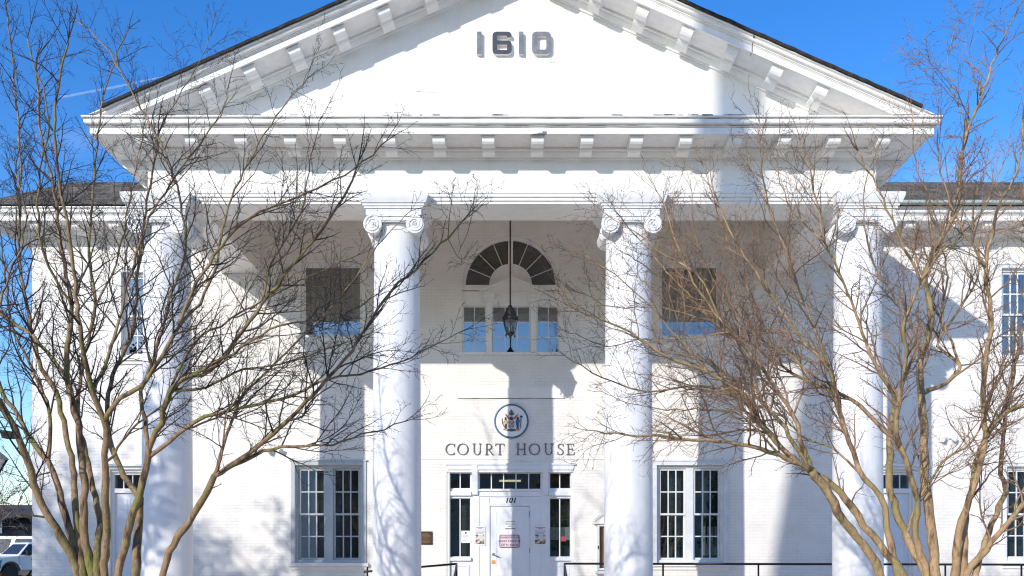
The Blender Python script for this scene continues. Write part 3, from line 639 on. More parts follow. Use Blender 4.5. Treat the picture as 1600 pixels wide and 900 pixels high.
# ---- lettering COURT HOUSE (serif capitals as strokes)
def ribbon(mb, pts, wid, y0, y1):
    P = [Vector(p) for p in pts]; n = len(P); l, r_ = [], []
    for i in range(n):
        d = (P[min(i+1, n-1)]-P[max(i-1, 0)]).normalized(); nn = Vector((-d.y, d.x)); w_ = wid[i] if isinstance(wid, (list, tuple)) else wid
        l.append(P[i]+nn*w_/2); r_.append(P[i]-nn*w_/2)
    for i in range(n-1): mb.prism([tuple(l[i]), tuple(l[i+1]), tuple(r_[i+1]), tuple(r_[i])], y0, y1)
def glyph(ch, x, z, h):
    """returns strokes [(pts, widths)] in wall coords and the advance"""
    T, t = .10*h, .048*h
    def S(pts, w_): return ([(x+a*h, z+b*h) for a, b in pts], w_)
    def arc(cx, cz, rx, rz, a0, a1, n=20, thick=True):
        pts, ws = [], []
        for k in range(n+1):
            a = R(a0+(a1-a0)*k/n); pts.append((cx+rx*math.cos(a), cz+rz*math.sin(a))); ws.append(t+(T-t)*abs(math.cos(a)) if thick else t)
        return S(pts, ws)
    def ser(cx, cz, hw=.14): return S([(cx-hw, cz), (cx+hw, cz)], .05*h)
    if ch == 'O': return [arc(.5, .5, .44, .47, 0, 360, 36)], 1.0
    if ch == 'C': return [arc(.5, .5, .43, .47, 48, 312, 30), S([(.79, .68), (.80, .97)], .05*h), S([(.80, .03), (.79, .22)], .035*h)], .86
    if ch == 'U': return [S([(.2, .97), (.2, .33)], T), arc(.46, .33, .26, .31, 180, 360, 18), S([(.72, .33), (.72, .97)], t), ser(.2, .975), ser(.72, .975, .12)], .92
    if ch == 'R': return [S([(.2, .02), (.2, .98)], T), arc(.36, .72, .26, .245, 90, -90, 16), S([(.2, .965), (.36, .965)], t), S([(.2, .475), (.36, .475)], t), S([(.38, .47), (.72, .03), (.82, .02)], [T*.8, T, T*.4]), ser(.2, .025)], .84
    if ch == 'T': return [S([(.4, .02), (.4, .95)], T), S([(.03, .965), (.77, .965)], t), ser(.4, .025), S([(.045, .98), (.02, .78)], .045*h), S([(.755, .98), (.78, .78)], .045*h)], .80
    if ch == 'H': return [S([(.2, .02), (.2, .98)], T), S([(.78, .02), (.78, .98)], T), S([(.2, .5), (.78, .5)], t), ser(.2, .025), ser(.2, .975), ser(.78, .025), ser(.78, .975)], .98
    if ch == 'S': 
        pts = [(.60, .80), (.55, .92), (.40, .97), (.25, .93), (.17, .80), (.2, .66), (.36, .54), (.52, .44), (.62, .30), (.58, .13), (.42, .03), (.26, .05), (.15, .18)]
        ws = [t*.8, t, t, t, T*.8, T*.9, T, T, T*.9, T*.8, t, t, t*.8]; return [S(pts, ws), S([(.61, .97), (.61, .72)], .04*h), S([(.14, .03), (.14, .28)], .04*h)], .74
    if ch == 'E': return [S([(.2, .02), (.2, .98)], T), S([(.1, .965), (.66, .965)], t), S([(.1, .035), (.7, .035)], t), S([(.2, .51), (.54, .51)], t), S([(.64, .98), (.67, .76)], .045*h), S([(.68, .02), (.74, .26)], .045*h), S([(.54, .62), (.54, .4)], .04*h), ser(.2, .025)], .78
lt = bpy.data.objects.new('lettering', None); COL.objects.link(lt); lt.parent = house
hgt = (711-693)/SW
for ch, px in zip('COURTHOUSE', (697, 715.5, 738.5, 758, 775, 807, 827.5, 850.5, 870, 885.5)):
    strokes, adv = glyph(ch, wx(px)-.02, wz(711), hgt); mb = MB()
    for i, (pts, ws) in enumerate(strokes): ribbon(mb, pts, ws, DW-.024-.0006*i, DW-.002)
    mb.build('letter', M['letter'], lt)
# ---- 1610
def rrect(x0, x1, z0, z1, r, n=7):
    out = []
    for cx, cz, a0 in ((x1-r, z1-r, 0), (x0+r, z1-r, 90), (x0+r, z0+r, 180), (x1-r, z0+r, 270)):
        for k in range(n+1): a = R(a0+90*k/n); out.append((cx+r*math.cos(a), cz+r*math.sin(a)))
    return out
nm = bpy.data.objects.new('date', None); COL.objects.link(nm); nm.parent = house
yf0, yf1 = DF-.075, DF+.001; SF = F/yf0
def tx(px): return (px-PX0)/SF
def tz(py): return CAMZ+(PY0-py)/SF
def loop_band(mb, o, i, y0, y1):
    n = len(o)
    for k in range(n): mb.prism([o[k], o[(k+1) % n], i[(k+1) % n], i[k]], y0, y1)
def numeral(build, front):
    mb = MB(); build(mb, yf0, yf0+.004); o = mb.build('numeral', front, nm)
    mb = MB(); build(mb, yf0+.0042, yf1); mb.build('numeral_return', M['num_side'], o)
zt_, zb_ = tz(49.2), tz(84.3)
for a, b_ in ((745.1, 752.6), (810.6, 818)): numeral(lambda mb, y0, y1: mb.box(tx(a), tx(b_), y0, y1, zb_, zt_), M['num_grey'])
def zero(mb, y0, y1): loop_band(mb, rrect(tx(831.3), tx(861), zb_, zt_, .082), rrect(tx(839.5), tx(853.5), tz(77.3), tz(56.2), .03), y0, y1)
numeral(zero, M['num_grey'])
def six(mb, y0, y1):
    x0, x1 = tx(769.3), tx(799.5); th_ = tx(776.6)-x0
    loop_band(mb, rrect(x0, x1, zb_, tz(63), .07), rrect(x0+th_, x1-th_, tz(78), tz(69.5), .012), y0, y1)
    def arc(cx, cz, r, a0, a1): return [(cx+r*math.cos(R(a0+(a1-a0)*k/6)), cz+r*math.sin(R(a0+(a1-a0)*k/6))) for k in range(7)]
    r = .075
    out = [(x0, tz(70))]+[(x0, zt_-r)]+arc(x0+r, zt_-r, r, 180, 90)+arc(x1-r, zt_-r, r, 90, 0)+[(x1, tz(58.3))]
    inn = [(x0+th_, tz(70))]+[(x0+th_, tz(55.7))]+[(x0+th_, tz(55.6))]*7+[(x1-th_, tz(55.6))]*7+[(x1-th_, tz(58.3))]
    d = .0004
    for k in range(len(out)-1): mb.prism([out[k], out[k+1], inn[k+1], inn[k]] if inn[k] != inn[k+1] else [out[k], out[k+1], inn[k]], y0+d, y1)
numeral(six, M['num_dark'])
# ---- house number 101
def text_obj(name, s, x, z, size, y, material, parent, shear=0, off=0, ext=.002, align='CENTER'):
    cu = bpy.data.curves.new(name, 'FONT'); cu.body = s; cu.size = size; cu.align_x = align; cu.align_y = 'CENTER'; cu.shear = shear; cu.offset = off; cu.extrude = ext; cu.resolution_u = 3
    ob = bpy.data.objects.new(name, cu); COL.objects.link(ob)
    dg = bpy.context.evaluated_depsgraph_get(); me = bpy.data.meshes.new_from_object(ob.evaluated_get(dg)); bpy.data.objects.remove(ob)
    me.name = name; me.transform(Matrix.Translation((x, y, z))@Matrix.Rotation(R(90), 4, 'X')); me.transform(Matrix.Translation(-wloc(parent)))
    me.materials.clear()
    return link(name, me, material, parent)
text_obj('house_number', '101', wx(797.5), wz(781.5), .175, yr-.006, M['black'], house, shear=.25, off=.004)
# ---- porch floor, steps
mb = MB(); mb.box(-3.2, 16, 18.9, DW+.3, .12, FL); mb.build('porch_landing', M['concrete'], house)
mb = MB()
for k in range(3): mb.box(-1.25, 1.25, 18.9-.3*(3-k)+.0, 18.899, .121+.001*k, .121+.095*(k+1))
mb.build('step_flight', M['concrete'], house)
mb = MB(); mb.prism([(-9.0, .121), (-3.201, .121), (-3.201, FL-.002)], 19.0, 20.9); mb.build('ramp', M['concrete'], house)
# ================================================================== SMALL THINGS
# ---- city seal
sx, sz = wx(799), wz(658.3); RS = 27.0/SW
seal = thing('wall_seal', (sx, DW, sz), 'round wall seal with blue ring and painted coat of arms above the court house lettering', 'seal')
mb = MB(); mb.lathe([(RS*.93, -.03), (RS*.93, 0)], (sx, DW-.002, sz), 64, axis='y'); mb.build('disc', M['sealwhite'], seal)
mb = MB(); mb.tube([(sx+RS*.95*math.cos(2*math.pi*k/64), DW-.03, sz+RS*.95*math.sin(2*math.pi*k/64)) for k in range(65)], RS*.052, 8); mb.build('ring', M['ring'], seal, smooth=True)
cm = {k: mat('crest_'+k, c, .5) for k, c in dict(green=(.03, .12, .08), red=(.42, .05, .07), yellow=(.55, .42, .10), blue=(.05, .12, .28), dark=(.05, .04, .045), silver=(.42, .40, .42), tan=(.38, .24, .15)).items()}
def cp(px, py): return (sx+(px-533)/13.85/SW*1.0, sz-(py-462)/13.85/SW)     # crest coordinates measured on an enlargement
_layer = [0]
def crest(name, material, *polys):
    mb = MB(); _layer[0] += 1
    for p in polys: mb.prism([cp(*q) for q in p], DW-.036-.0012*_layer[0], DW-.03)
    return mb.build(name, cm[material], seal)
crest('base_scroll', 'tan', [(345, 640), (400, 625), (440, 660), (533, 672), (640, 660), (680, 630), (722, 650), (700, 668), (640, 672), (533, 690), (430, 672), (360, 658)])
crest('ground', 'green', [(440, 640), (533, 625), (640, 640), (620, 668), (533, 676), (450, 668)])
crest('shield', 'silver', [(470, 450), (600, 450), (602, 560), (580, 605), (535, 632), (488, 605), (468, 560)])
crest('shield_charge', 'dark', [(480, 465), (520, 500), (510, 515), (474, 482)], [(590, 470), (550, 510), (560, 520), (596, 490)], [(478, 570), (510, 555), (520, 590), (500, 605)], [(560, 560), (590, 570), (575, 602), (555, 590)])
crest('shield_saltire', 'tan', [(474, 455), (490, 455), (598, 590), (586, 604)], [(596, 455), (582, 455), (474, 590), (486, 604)])
crest('mantling', 'red', [(400, 295), (425, 310), (440, 335), (470, 345), (465, 375), (500, 395), (505, 425), (465, 415), (440, 385), (410, 350)], [(685, 300), (655, 320), (640, 340), (612, 350), (610, 375), (570, 395), (565, 425), (610, 410), (640, 375), (675, 330)])
crest('helmet', 'dark', [(500, 370), (560, 370), (572, 440), (490, 440)])
crest('crest_crown', 'green', [(533, 200), (545, 235), (575, 260), (575, 285), (600, 305), (580, 325), (560, 335), (510, 335), (490, 320), (470, 302), (492, 285), (492, 255), (522, 235)])
crest('crest_eyes', 'silver', [(508, 265), (524, 265), (524, 280), (508, 280)], [(545, 265), (560, 265), (560, 280), (545, 280)], [(515, 340), (555, 340), (548, 362), (522, 362)])
crest('supporter', 'yellow', [(385, 440), (440, 450), (448, 500), (425, 530), (385, 520), (365, 480)], [(360, 480), (385, 470), (380, 500), (352, 500)])
crest('supporter_outline', 'dark', [(388, 380), (418, 375), (432, 440), (385, 440)], [(322, 405), (338, 405), (345, 500), (390, 590), (380, 600), (330, 510)], [(390, 530), (435, 530), (430, 630), (415, 632), (405, 560), (400, 630), (385, 625)])
crest('supporter_robe', 'blue', [(640, 420), (700, 420), (722, 470), (700, 500), (695, 560), (635, 560), (622, 480)])
crest('supporter_detail', 'dark', [(650, 375), (690, 375), (695, 418), (645, 418)], [(735, 340), (752, 340), (738, 620), (726, 620)], [(722, 355), (775, 350), (775, 380), (722, 378)], [(650, 562), (690, 562), (690, 640), (672, 640), (668, 590), (655, 640), (640, 630)])
# ---- notices
def sheet(name, px0, px1, py0, py1, y, label, cat, m_=None, group=None):
    c = Vector(((wx(px0)+wx(px1))/2, y, wz(py1))); o = thing(name, c, label, cat, group)
    MB().box(wx(px0), wx(px1), y-.006, y-.001, wz(py1), wz(py0)).build('sheet', m_ or M['paper'], o); return o
def bars(o, name, material, rows, y):
    mb = MB()
    for x0, x1, za, zb in rows: mb.box(wx(x0), wx(x1), y-.0085, y-.006, wz(zb), wz(za))
    return mb.build(name, material, o)
photo = bpy.data.materials.new('poster_photo'); photo.use_nodes = True; N, L, b = nodes(photo)
t = N.new('ShaderNodeTexCoord'); v = N.new('ShaderNodeTexVoronoi'); v.inputs['Scale'].default_value = 17; r = N.new('ShaderNodeValToRGB'); r.color_ramp.interpolation = 'CONSTANT'
for i, (pos, c) in enumerate(((0, (.04, .04, .05)), (.25, (.35, .25, .14)), (.42, (.62, .58, .52)), (.58, (.11, .09, .10)), (.72, (.5, .36, .22)), (.86, (.22, .17, .15)))):
    e = r.color_ramp.elements[i] if i < 2 else r.color_ramp.elements.new(pos); e.position = pos; e.color = (*c, 1)
L.new(t.outputs['Object'], v.inputs['Vector']); L.new(v.outputs['Color'], r.inputs[0]); L.new(r.outputs[0], b.inputs['Base Color'])
for (a, b_, side) in ((741.3, 758.3, 'left'), (834.2, 854.6, 'right')):
    y = yr-.002 if side == 'right' else yr-.0405
    y = yr-.0145
    o = sheet('poster', a, b_, 821.8, 852.5, y, f'white poster with red heading and dark photograph, {side} of the entrance door', 'poster', group='posters beside the door')
    w_ = b_-a
    bars(o, 'heading', M['red'], [(a+w_*.1, a+w_*.9, 823.4, 824.2), (a+w_*.3, a+w_*.7, 824.9, 825.7)], y)
    bars(o, 'text_lines', M['blue'], [(a+w_*.07, a+w_*.93, 827.6, 828.2), (a+w_*.07, a+w_*.93, 829.6, 830.1), (a+w_*.07, a+w_*.9, 831.4, 831.9), (a+w_*.15, a+w_*.8, 833.2, 833.8)], y)
    mb = MB(); mb.box(wx(a+w_*.08), wx(b_-w_*.1), y-.0085, y-.006, wz(850), wz(835)); mb.build('picture', photo, o)
yd = yr+.0215
o = thing('door_sign', (wx(796), yd, wz(856)), 'pink sign with plum border giving the 237 N. King St address on the entrance door', 'sign')
mb = MB(); pts = rrect(wx(780.3), wx(811.8), wz(855.6), wz(835.4), .03); mb.prism(pts, yd-.008, yd); mb.build('border', M['plum'], o)
mb = MB(); mb.prism(rrect(wx(781.6), wx(810.5), wz(854.4), wz(836.6), .02), yd-.0095, yd-.007); mb.build('panel', M['pinkbg'], o)
for i, s in enumerate(('ADDRESS FOR JDR', 'COURT IS NOW AT', '237 N. King St')): text_obj('text_line', s, wx(796.05), wz(839.7+5.8*i), .056 if i < 2 else .066, yd-.0105, M['plum'], o, off=.0012)
o = thing('door_notice', (wx(797), yd, wz(826)), 'small white notice of three black text lines above the pink door sign', 'sign')
mb = MB(); mb.box(wx(788.5), wx(806), yd-.004, yd, wz(826.4), wz(813)); mb.build('sheet', M['paper'], o)
mb = MB()
rr = random.Random(8)
for za, x0, x1 in ((814, 791, 804.5), (817.6, 788.8, 805.5), (821, 793.5, 800.5), (824.6, 789.5, 805.5)):
    x = x0
    while x < x1: 
        q = .5+rr.random()*.9; mb.box(wx(x), wx(min(x+q, x1)), yd-.006, yd-.004, wz(za+1.5), wz(za+.2)); x += q+.45
mb.build('text_lines', M['black'], o)
o = sheet('window_notice', 720.2, 734.4, 829, 848.2, yr+.03, 'white paper notice with small dark crest taped in the left sidelight', 'notice')
mb = MB(); mb.prism([(wx(726), wz(831)), (wx(728.6), wz(831)), (wx(728.6), wz(833)), (wx(727.3), wz(834.8)), (wx(726), wz(833))][::-1], yr+.022, yr+.0242); mb.build('crest', M['black'], o)
bars(o, 'text_lines', M['num_grey'], [(722.5, 732, z, z+.35) for z in (836.5, 838.2, 840, 842, 844)], yr+.0295)
o = sheet('window_sticker', 877.3, 885, 838.2, 845.6, yr+.034, 'small red sticker on the right sidelight glass', 'sticker', M['red'])
o = thing('bright_panel', (wx(876), DW+.33, wz(843)), 'pale blank board put in for the bright rectangle seen through the right sidelight', 'board'); MB().box(wx(861), wx(892), DW+.33, DW+.345, wz(843.5), wz(823)).build('panel', M['paper'], o)  # white board added in place of a bright lit rectangle behind the glass
o = thing('ceiling_light', (wx(797), DW+1.6, wz(748)), 'glowing tube light seen through the transom over the entrance door', 'ceiling light')
c_ = P3(797, 751.5, DW+1.6)
em = bpy.data.materials.new('tube_glow'); em.use_nodes = True; N, L, b = nodes(em); b.inputs['Emission Color'].default_value = (1, .85, .55, 1); b.inputs['Emission Strength'].default_value = .8
mb = MB(); mb.lathe([(.022, -.26), (.022, .26)], (c_.x, c_.y, c_.z), 10, axis='x'); mb.build('tube', em, o)
mb = MB(); mb.box(c_.x-.3, c_.x+.3, c_.y-.06, c_.y+.06, c_.z+.03, c_.z+.07); mb.tube([(c_.x-.2, c_.y, c_.z+.06), (c_.x-.2, c_.y, 5.3)], .008, 6); mb.tube([(c_.x+.2, c_.y, c_.z+.06), (c_.x+.2, c_.y, 5.3)], .008, 6); mb.build('fitting', M['whiteframe'], o)
# ---- bronze plaque, notice case
o = thing('bronze_plaque', (wx(667), DW, wz(851)), 'dark square bronze plaque on the wall left of the entrance', 'plaque')
px0_ = wx(657); mb = MB(); mb.box(px0_, wx(675.7), DW-.03, DW-.001, wz(851), wz(830.3)); mb.build('plate', M['bronze'], o, bevel=.006)
mb = MB(); rr = random.Random(2)
for k in range(9):
    z = wz(833+1.8*k); mb.box(px0_+.04, wx(673.5)-.05*rr.random(), DW-.034, DW-.029, z-.008, z)
mb.build('raised_text', M['wood'], o)
o = thing('notice_case', (wx(956), DW, wz(891)), 'white pedimented notice case with wooden back board behind the right inner column', 'notice case')
a, b_ = 932.5, 981
mb = MB(); bar_frame(mb, wx(a), wx(b_), wz(891), wz(819), DW-.12, DW-.002, .05); mb.build('frame', M['trim'], o)
mb = MB(); mb.prism([(wx(a-5), wz(815)), (wx(b_+5), wz(815)), (wx((a+b_)/2), wz(795))], DW-.15, DW-.002)
for s in (-1, 1):
    xa = wx((a+b_)/2); xe = xa+s*(wx(b_+7)-xa); mb.prism([(xe, wz(815.5)), (xe, wz(812.5)), (xa, wz(790.5)), (xa, wz(794))], DW-.19, DW-.151)
mb.box(wx(a-6), wx(b_+6), DW-.18, DW-.003, wz(818.8), wz(815.2)); mb.build('pediment', M['trim'], o)
MB().box(wx(a)+.051, wx(b_)-.051, DW-.03, DW-.003, wz(891)+.051, wz(819)-.051).build('back_board', M['wood'], o)
mb = MB(); mb.box(wx(a)+.05, wx(a)+.066, DW-.128, DW-.05, wz(891)+.05, wz(819)-.05); mb.box(wx(a)+.01, wx(a)+.035, DW-.128, DW-.121, wz(858), wz(853)); mb.build('latch', M['iron'], o)
MB().box(wx(a-3), wx(b_+3), DW-.15, DW-.002, wz(896), wz(892)).build('sill', M['trim'], o)
# ---- flood lights on the wall
for px, py, lb in ((430, 701, 'small white floodlight pair on the wall left of the left inner column'), (1480, 683, 'small white floodlight pair on the right wing wall')):
    o = thing('floodlight', (wx(px), DW, wz(py)), lb, 'wall light', 'floodlights on the front wall')
    x, z = wx(px), wz(py)
    mb = MB(); mb.lathe([(.06, -.03), (.06, 0)], (x, DW-.002, z), 16, axis='y'); mb.build('base_plate', M['whiteframe'], o)
    for s in (-1, 1):
        mb = MB(); q = Vector((x, DW-.03, z)); d = Vector((s*.8, -.5, -.35)).normalized()
        mb.tube([q, q+d*.09, q+d*.095, q+d*.2], [.012, .012, .035, .06], 12); mb.build('lamp_head', M['whiteframe'], o)
# ---- hanging lantern
LD = 19.8; LX = (797.3-800)/F*LD
def lz(py): return CAMZ+(PY0-py)*LD/F
def lw(px): return px*LD/F
lan = thing('hanging_lantern', (LX, LD, lz(528)), 'dark metal hanging lantern on a long rod in front of the fanlight', 'lantern')
mb = MB(); mb.tube([(LX, LD, 9.25), (LX, LD, lz(474))], .016, 8); mb.lathe([(.03, 9.2), (.09, 9.22), (.09, 9.259)], (LX, LD, 0), 16)
for k in range(46): mb.lathe([(.008, -.012), (.023, 0), (.008, .012)], (LX, LD, lz(476)+.042*k), 8)
mb.build('rod', M['bronze'], lan)
hexa = lambda r, z: [(LX+r*math.cos(R(60*k+30)), LD+r*math.sin(R(60*k+30)), z) for k in range(6)]
def hexloft(mb, lv):
    vs = []; fs = []
    for r_, z in lv: vs += hexa(r_, z)
    for i in range(len(lv)-1):
        for k in range(6): fs.append((i*6+k, i*6+(k+1) % 6, i*6+6+(k+1) % 6, i*6+6+k))
    fs += [tuple(range(6)), tuple(range(len(vs)-6, len(vs)))]; return mb.add(vs, fs)
mb = MB(); hexloft(mb, [(lw(14.4), lz(500.5)), (lw(14.6), lz(497)), (lw(11), lz(494)), (lw(9), lz(488)), (lw(6.8), lz(483.5)), (lw(7), lz(482)), (lw(4), lz(480.5)), (lw(3), lz(478)), (lw(1.2), lz(476)), (lw(1), lz(473))]); mb.build('hood', M['iron'], lan)
mb = MB(); T_, B_ = hexa(lw(12), lz(500.4)), hexa(lw(7.2), lz(520))
for k in range(6): mb.tube([T_[k], B_[k]], .014, 6)
for q in (T_, B_):
    for k in range(6): mb.tube([q[k], q[(k+1) % 6]], .013, 6)
mb.build('cage', M['iron'], lan)
mb = MB(); vs = hexa(lw(11.6), lz(500.6))+hexa(lw(6.9), lz(520)); mb.add(vs, [(k, (k+1) % 6, 6+(k+1) % 6, 6+k) for k in range(6)]); mb.build('lantern_glass', glass('lantern_glass', (.62, .62, .58), .12), lan)
mb = MB(); hexloft(mb, [(lw(7.6), lz(520)), (lw(7.8), lz(521.5)), (lw(4), lz(524)), (lw(2.2), lz(525)), (lw(2.4), lz(526.5)), (lw(.8), lz(528.5))])
for k in range(6): x, y, z = hexa(lw(7), lz(522))[k]; mb.tube([(x, y, z), (x+(x-LX)*.25, y+(y-LD)*.25, z-.03), (x, y, z-.06)], .012, 6)
mb.build('gallery', M['iron'], lan)
mb = MB(); mb.lathe([(.02, lz(520)), (.03, lz(516)), (.035, lz(511)), (.02, lz(507)), (.005, lz(505.5))], (LX, LD, 0), 12); mb.build('bulb', mat('bulb_milk', (.8, .78, .72), .3), lan)
# ---- railings
RD = 19.3
def rp(px, py, D=RD): return P3(px, py, D)
def railing(name, loc, label, rails, posts):
    o = thing(name, loc, label, 'railing', 'black metal railings before the entrance')
    for pts, r_ in rails: mb = MB(); mb.tube(pts, r_, 8); mb.build('handrail', M['iron'], o, smooth=True)
    for a, b_ in posts: mb = MB(); mb.tube([a, b_], .019, 8); mb.build('post', M['iron'], o, smooth=True)
    return o
h = rp(882, 880.7).z; xr0 = rp(882, 0).x
st = lambda x: [(x, RD, h), (x, RD-.25, h-.08), (x, RD-1.25, h-.42), (x, RD-1.35, h-.55)]
railing('railing', (xr0, RD, FL), 'long black railing of posts and top rail right of the entrance door', [([(xr0, RD, h), (15.8, RD, h-.03)], .022), (st(xr0), .020)],
        [((rp(px, 0).x, RD, h-.005), (rp(px, 0).x, RD, FL-.02)) for px in (882, 1036, 1185, 1331, 1477, 1596, 1740, 1890)]+[((xr0, RD-1.2, h-.41), (xr0, RD-1.2, .13))])
xl = rp(713.5, 0).x; xe = rp(574, 0).x; hl = rp(713, 881).z; he = rp(574, 893).z
railing('railing', (xl, RD, FL), 'short sloping black ramp railing left of the entrance door', [([(xl, RD, hl), (xe, RD, he), (xe-.07, RD, he-.01)], .022), (st(xl), .020)],
        [((xl, RD, hl), (xl, RD, FL-.02)), ((xe, RD, he+.09), (xe, RD, .2)), ((xl+(xe-xl)*.5, RD, (hl+he)/2), (xl+(xe-xl)*.5, RD, .36)), ((xl, RD-1.2, hl-.41), (xl, RD-1.2, .13))])
# ---- street lamp (left edge)
SD = 13.2; SX = (-22-800)/F*SD
def qz(py): return CAMZ+(PY0-py)*SD/F
lamp = thing('street_lamp', (SX, SD, 0), 'tapered four sided street lantern on a post at the left edge', 'street lamp')
def sq(r_, z): return [(SX-r_, SD-r_, z), (SX+r_, SD-r_, z), (SX+r_, SD+r_, z), (SX-r_, SD+r_, z)]
def sqloft(mb, lv):
    vs, fs = [], []
    for r_, z in lv: vs += sq(r_, z)
    for i in range(len(lv)-1):
        for k in range(4): fs.append((i*4+k, i*4+(k+1) % 4, i*4+4+(k+1) % 4, i*4+4+k))
    fs += [(0, 1, 2, 3), tuple(range(len(vs)-4, len(vs)))]; return mb.add(vs, fs)
mb = MB(); sqloft(mb, [(.205, qz(716.5)), (.21, qz(715)), (.11, qz(702)), (.06, qz(697)), (.05, qz(692)), (.015, qz(688))]); mb.build('hood', noisy('lamp_roof_zinc', (.30, .30, .31), (.22, .22, .23), 10, .5), lamp)
mb = MB()
for k in range(4): mb.tube([sq(.19, qz(716.6))[k], sq(.10, qz(743))[k]], .014, 6); mb.tube([sq(.10, qz(743))[k], sq(.10, qz(743))[(k+1) % 4]], .016, 6)
mb.build('cage', M['iron'], lamp)
mb = MB(); mb.add(sq(.18, qz(716.6))+sq(.092, qz(743)), [(k, (k+1) % 4, 4+(k+1) % 4, 4+k) for k in range(4)]); mb.build('lamp_glass', mat('milk_glass', (.72, .72, .68), .25), lamp)
mb = MB(); mb.lathe([(.14, 0), (.14, .1), (.09, .2), (.075, .6), (.045, .7), (.04, qz(750)), (.09, qz(745)), (.10, qz(743.5))], (SX, SD, 0), 20); mb.build('post', M['iron'], lamp, smooth=R(40))
# ---- car park light
KD = 32.0; o = thing('car_park_light', ((-16-800)/F*KD, KD, 0), 'small black shoebox light on a pole arm at the far left above the parked pickup', 'street lamp')
c = P3(14, 681, KD); mb = MB(); mb.add([(c.x-.20, KD-.2, c.z+.10), (c.x+.20, KD-.2, c.z+.10), (c.x+.20, KD+.2, c.z+.10), (c.x-.20, KD+.2, c.z+.10), (c.x-.15, KD-.16, c.z-.09), (c.x+.15, KD-.16, c.z-.09), (c.x+.15, KD+.16, c.z-.09), (c.x-.15, KD+.16, c.z-.09)],
      [(0, 1, 2, 3), (7, 6, 5, 4), (0, 4, 5, 1), (1, 5, 6, 2), (2, 6, 7, 3), (3, 7, 4, 0)]); mb.build('lamp_head', M['iron'], o)
mb = MB(); xk = (-16-800)/F*KD; mb.tube([(xk, KD, 0), (xk, KD, c.z+.25)], [.08, .05], 12); mb.tube([(xk, KD, c.z+.15), (c.x, KD, c.z+.13)], .03, 8); mb.build('post', M['iron'], o)
# ================================================================== TREES
def catmull(P, rs, step):
    out, ro = [], []; n = len(P)
    for i in range(n-1):
        p0, p1, p2, p3 = P[max(i-1, 0)], P[i], P[i+1], P[min(i+2, n-1)]
        k = max(1, int((p2-p1).length/step))
        for j in range(k):
            t = j/k; t2, t3 = t*t, t*t*t
            out.append(.5*((2*p1)+(p2-p0)*t+(2*p0-5*p1+4*p2-p3)*t2+(3*p1-p0-3*p2+p3)*t3)); ro.append(rs[i]+(rs[i+1]-rs[i])*t)
    out.append(P[-1]); ro.append(rs[-1]); return out, ro
def rvec(g): return Vector((g.gauss(0, 1), g.gauss(0, 1), g.gauss(0, 1)))
class Tree:
    def __init__(s, seed, rmin=.0027): s.rmin = rmin; s.g = random.Random(seed); s.tw = MB(); s.pods = MB()
    def shoot(s, start, d, length, r0, level, cfg):
        g = s.g; seg, wob, up, dens, lr, rr = cfg[level]
        n = max(2, int(length/seg)); pts = [start]; d = d.normalized(); dl = length/n; dirs = []
        for k in range(n):
            d = (d+rvec(g)*wob+Vector((0, 0, up))).normalized(); dirs.append(d); pts.append(pts[-1]+d*dl)
        rad = [r0*(1-.72*k/n) for k in range(n+1)]
        s.tw.tube(pts, rad, 5 if r0 > .012 else (4 if r0 > .006 else 3), cap=False)
        if level+1 < len(cfg):
            m_ = max(1, int(length*dens*g.uniform(.75, 1.25))); 
            for j in range(m_):
                t = .18+.82*(j+g.random()*.8)/m_; t = min(t, .999); i = int(t*n); base = pts[i].lerp(pts[i+1], t*n-i); dd = dirs[i]
                ax = rvec(g); ax = (ax-dd*ax.dot(dd)).normalized(); ang = R(g.uniform(24, 58)); nd = dd*math.cos(ang)+ax*math.sin(ang)
                s.shoot(base, nd, length*g.uniform(*lr)*(1.15-.55*t), max(r0*(1-.72*t)*rr, s.rmin), level+1, cfg)
        elif g.random() < .06:
            p = pts[-1]; q = .007; s.pods.add([(p.x+q, p.y, p.z), (p.x-q, p.y, p.z), (p.x, p.y+q, p.z), (p.x, p.y-q, p.z), (p.x, p.y, p.z+q), (p.x, p.y, p.z-q)], [(0, 2, 4), (2, 1, 4), (1, 3, 4), (3, 0, 4), (2, 0, 5), (1, 2, 5), (3, 1, 5), (0, 3, 5)])
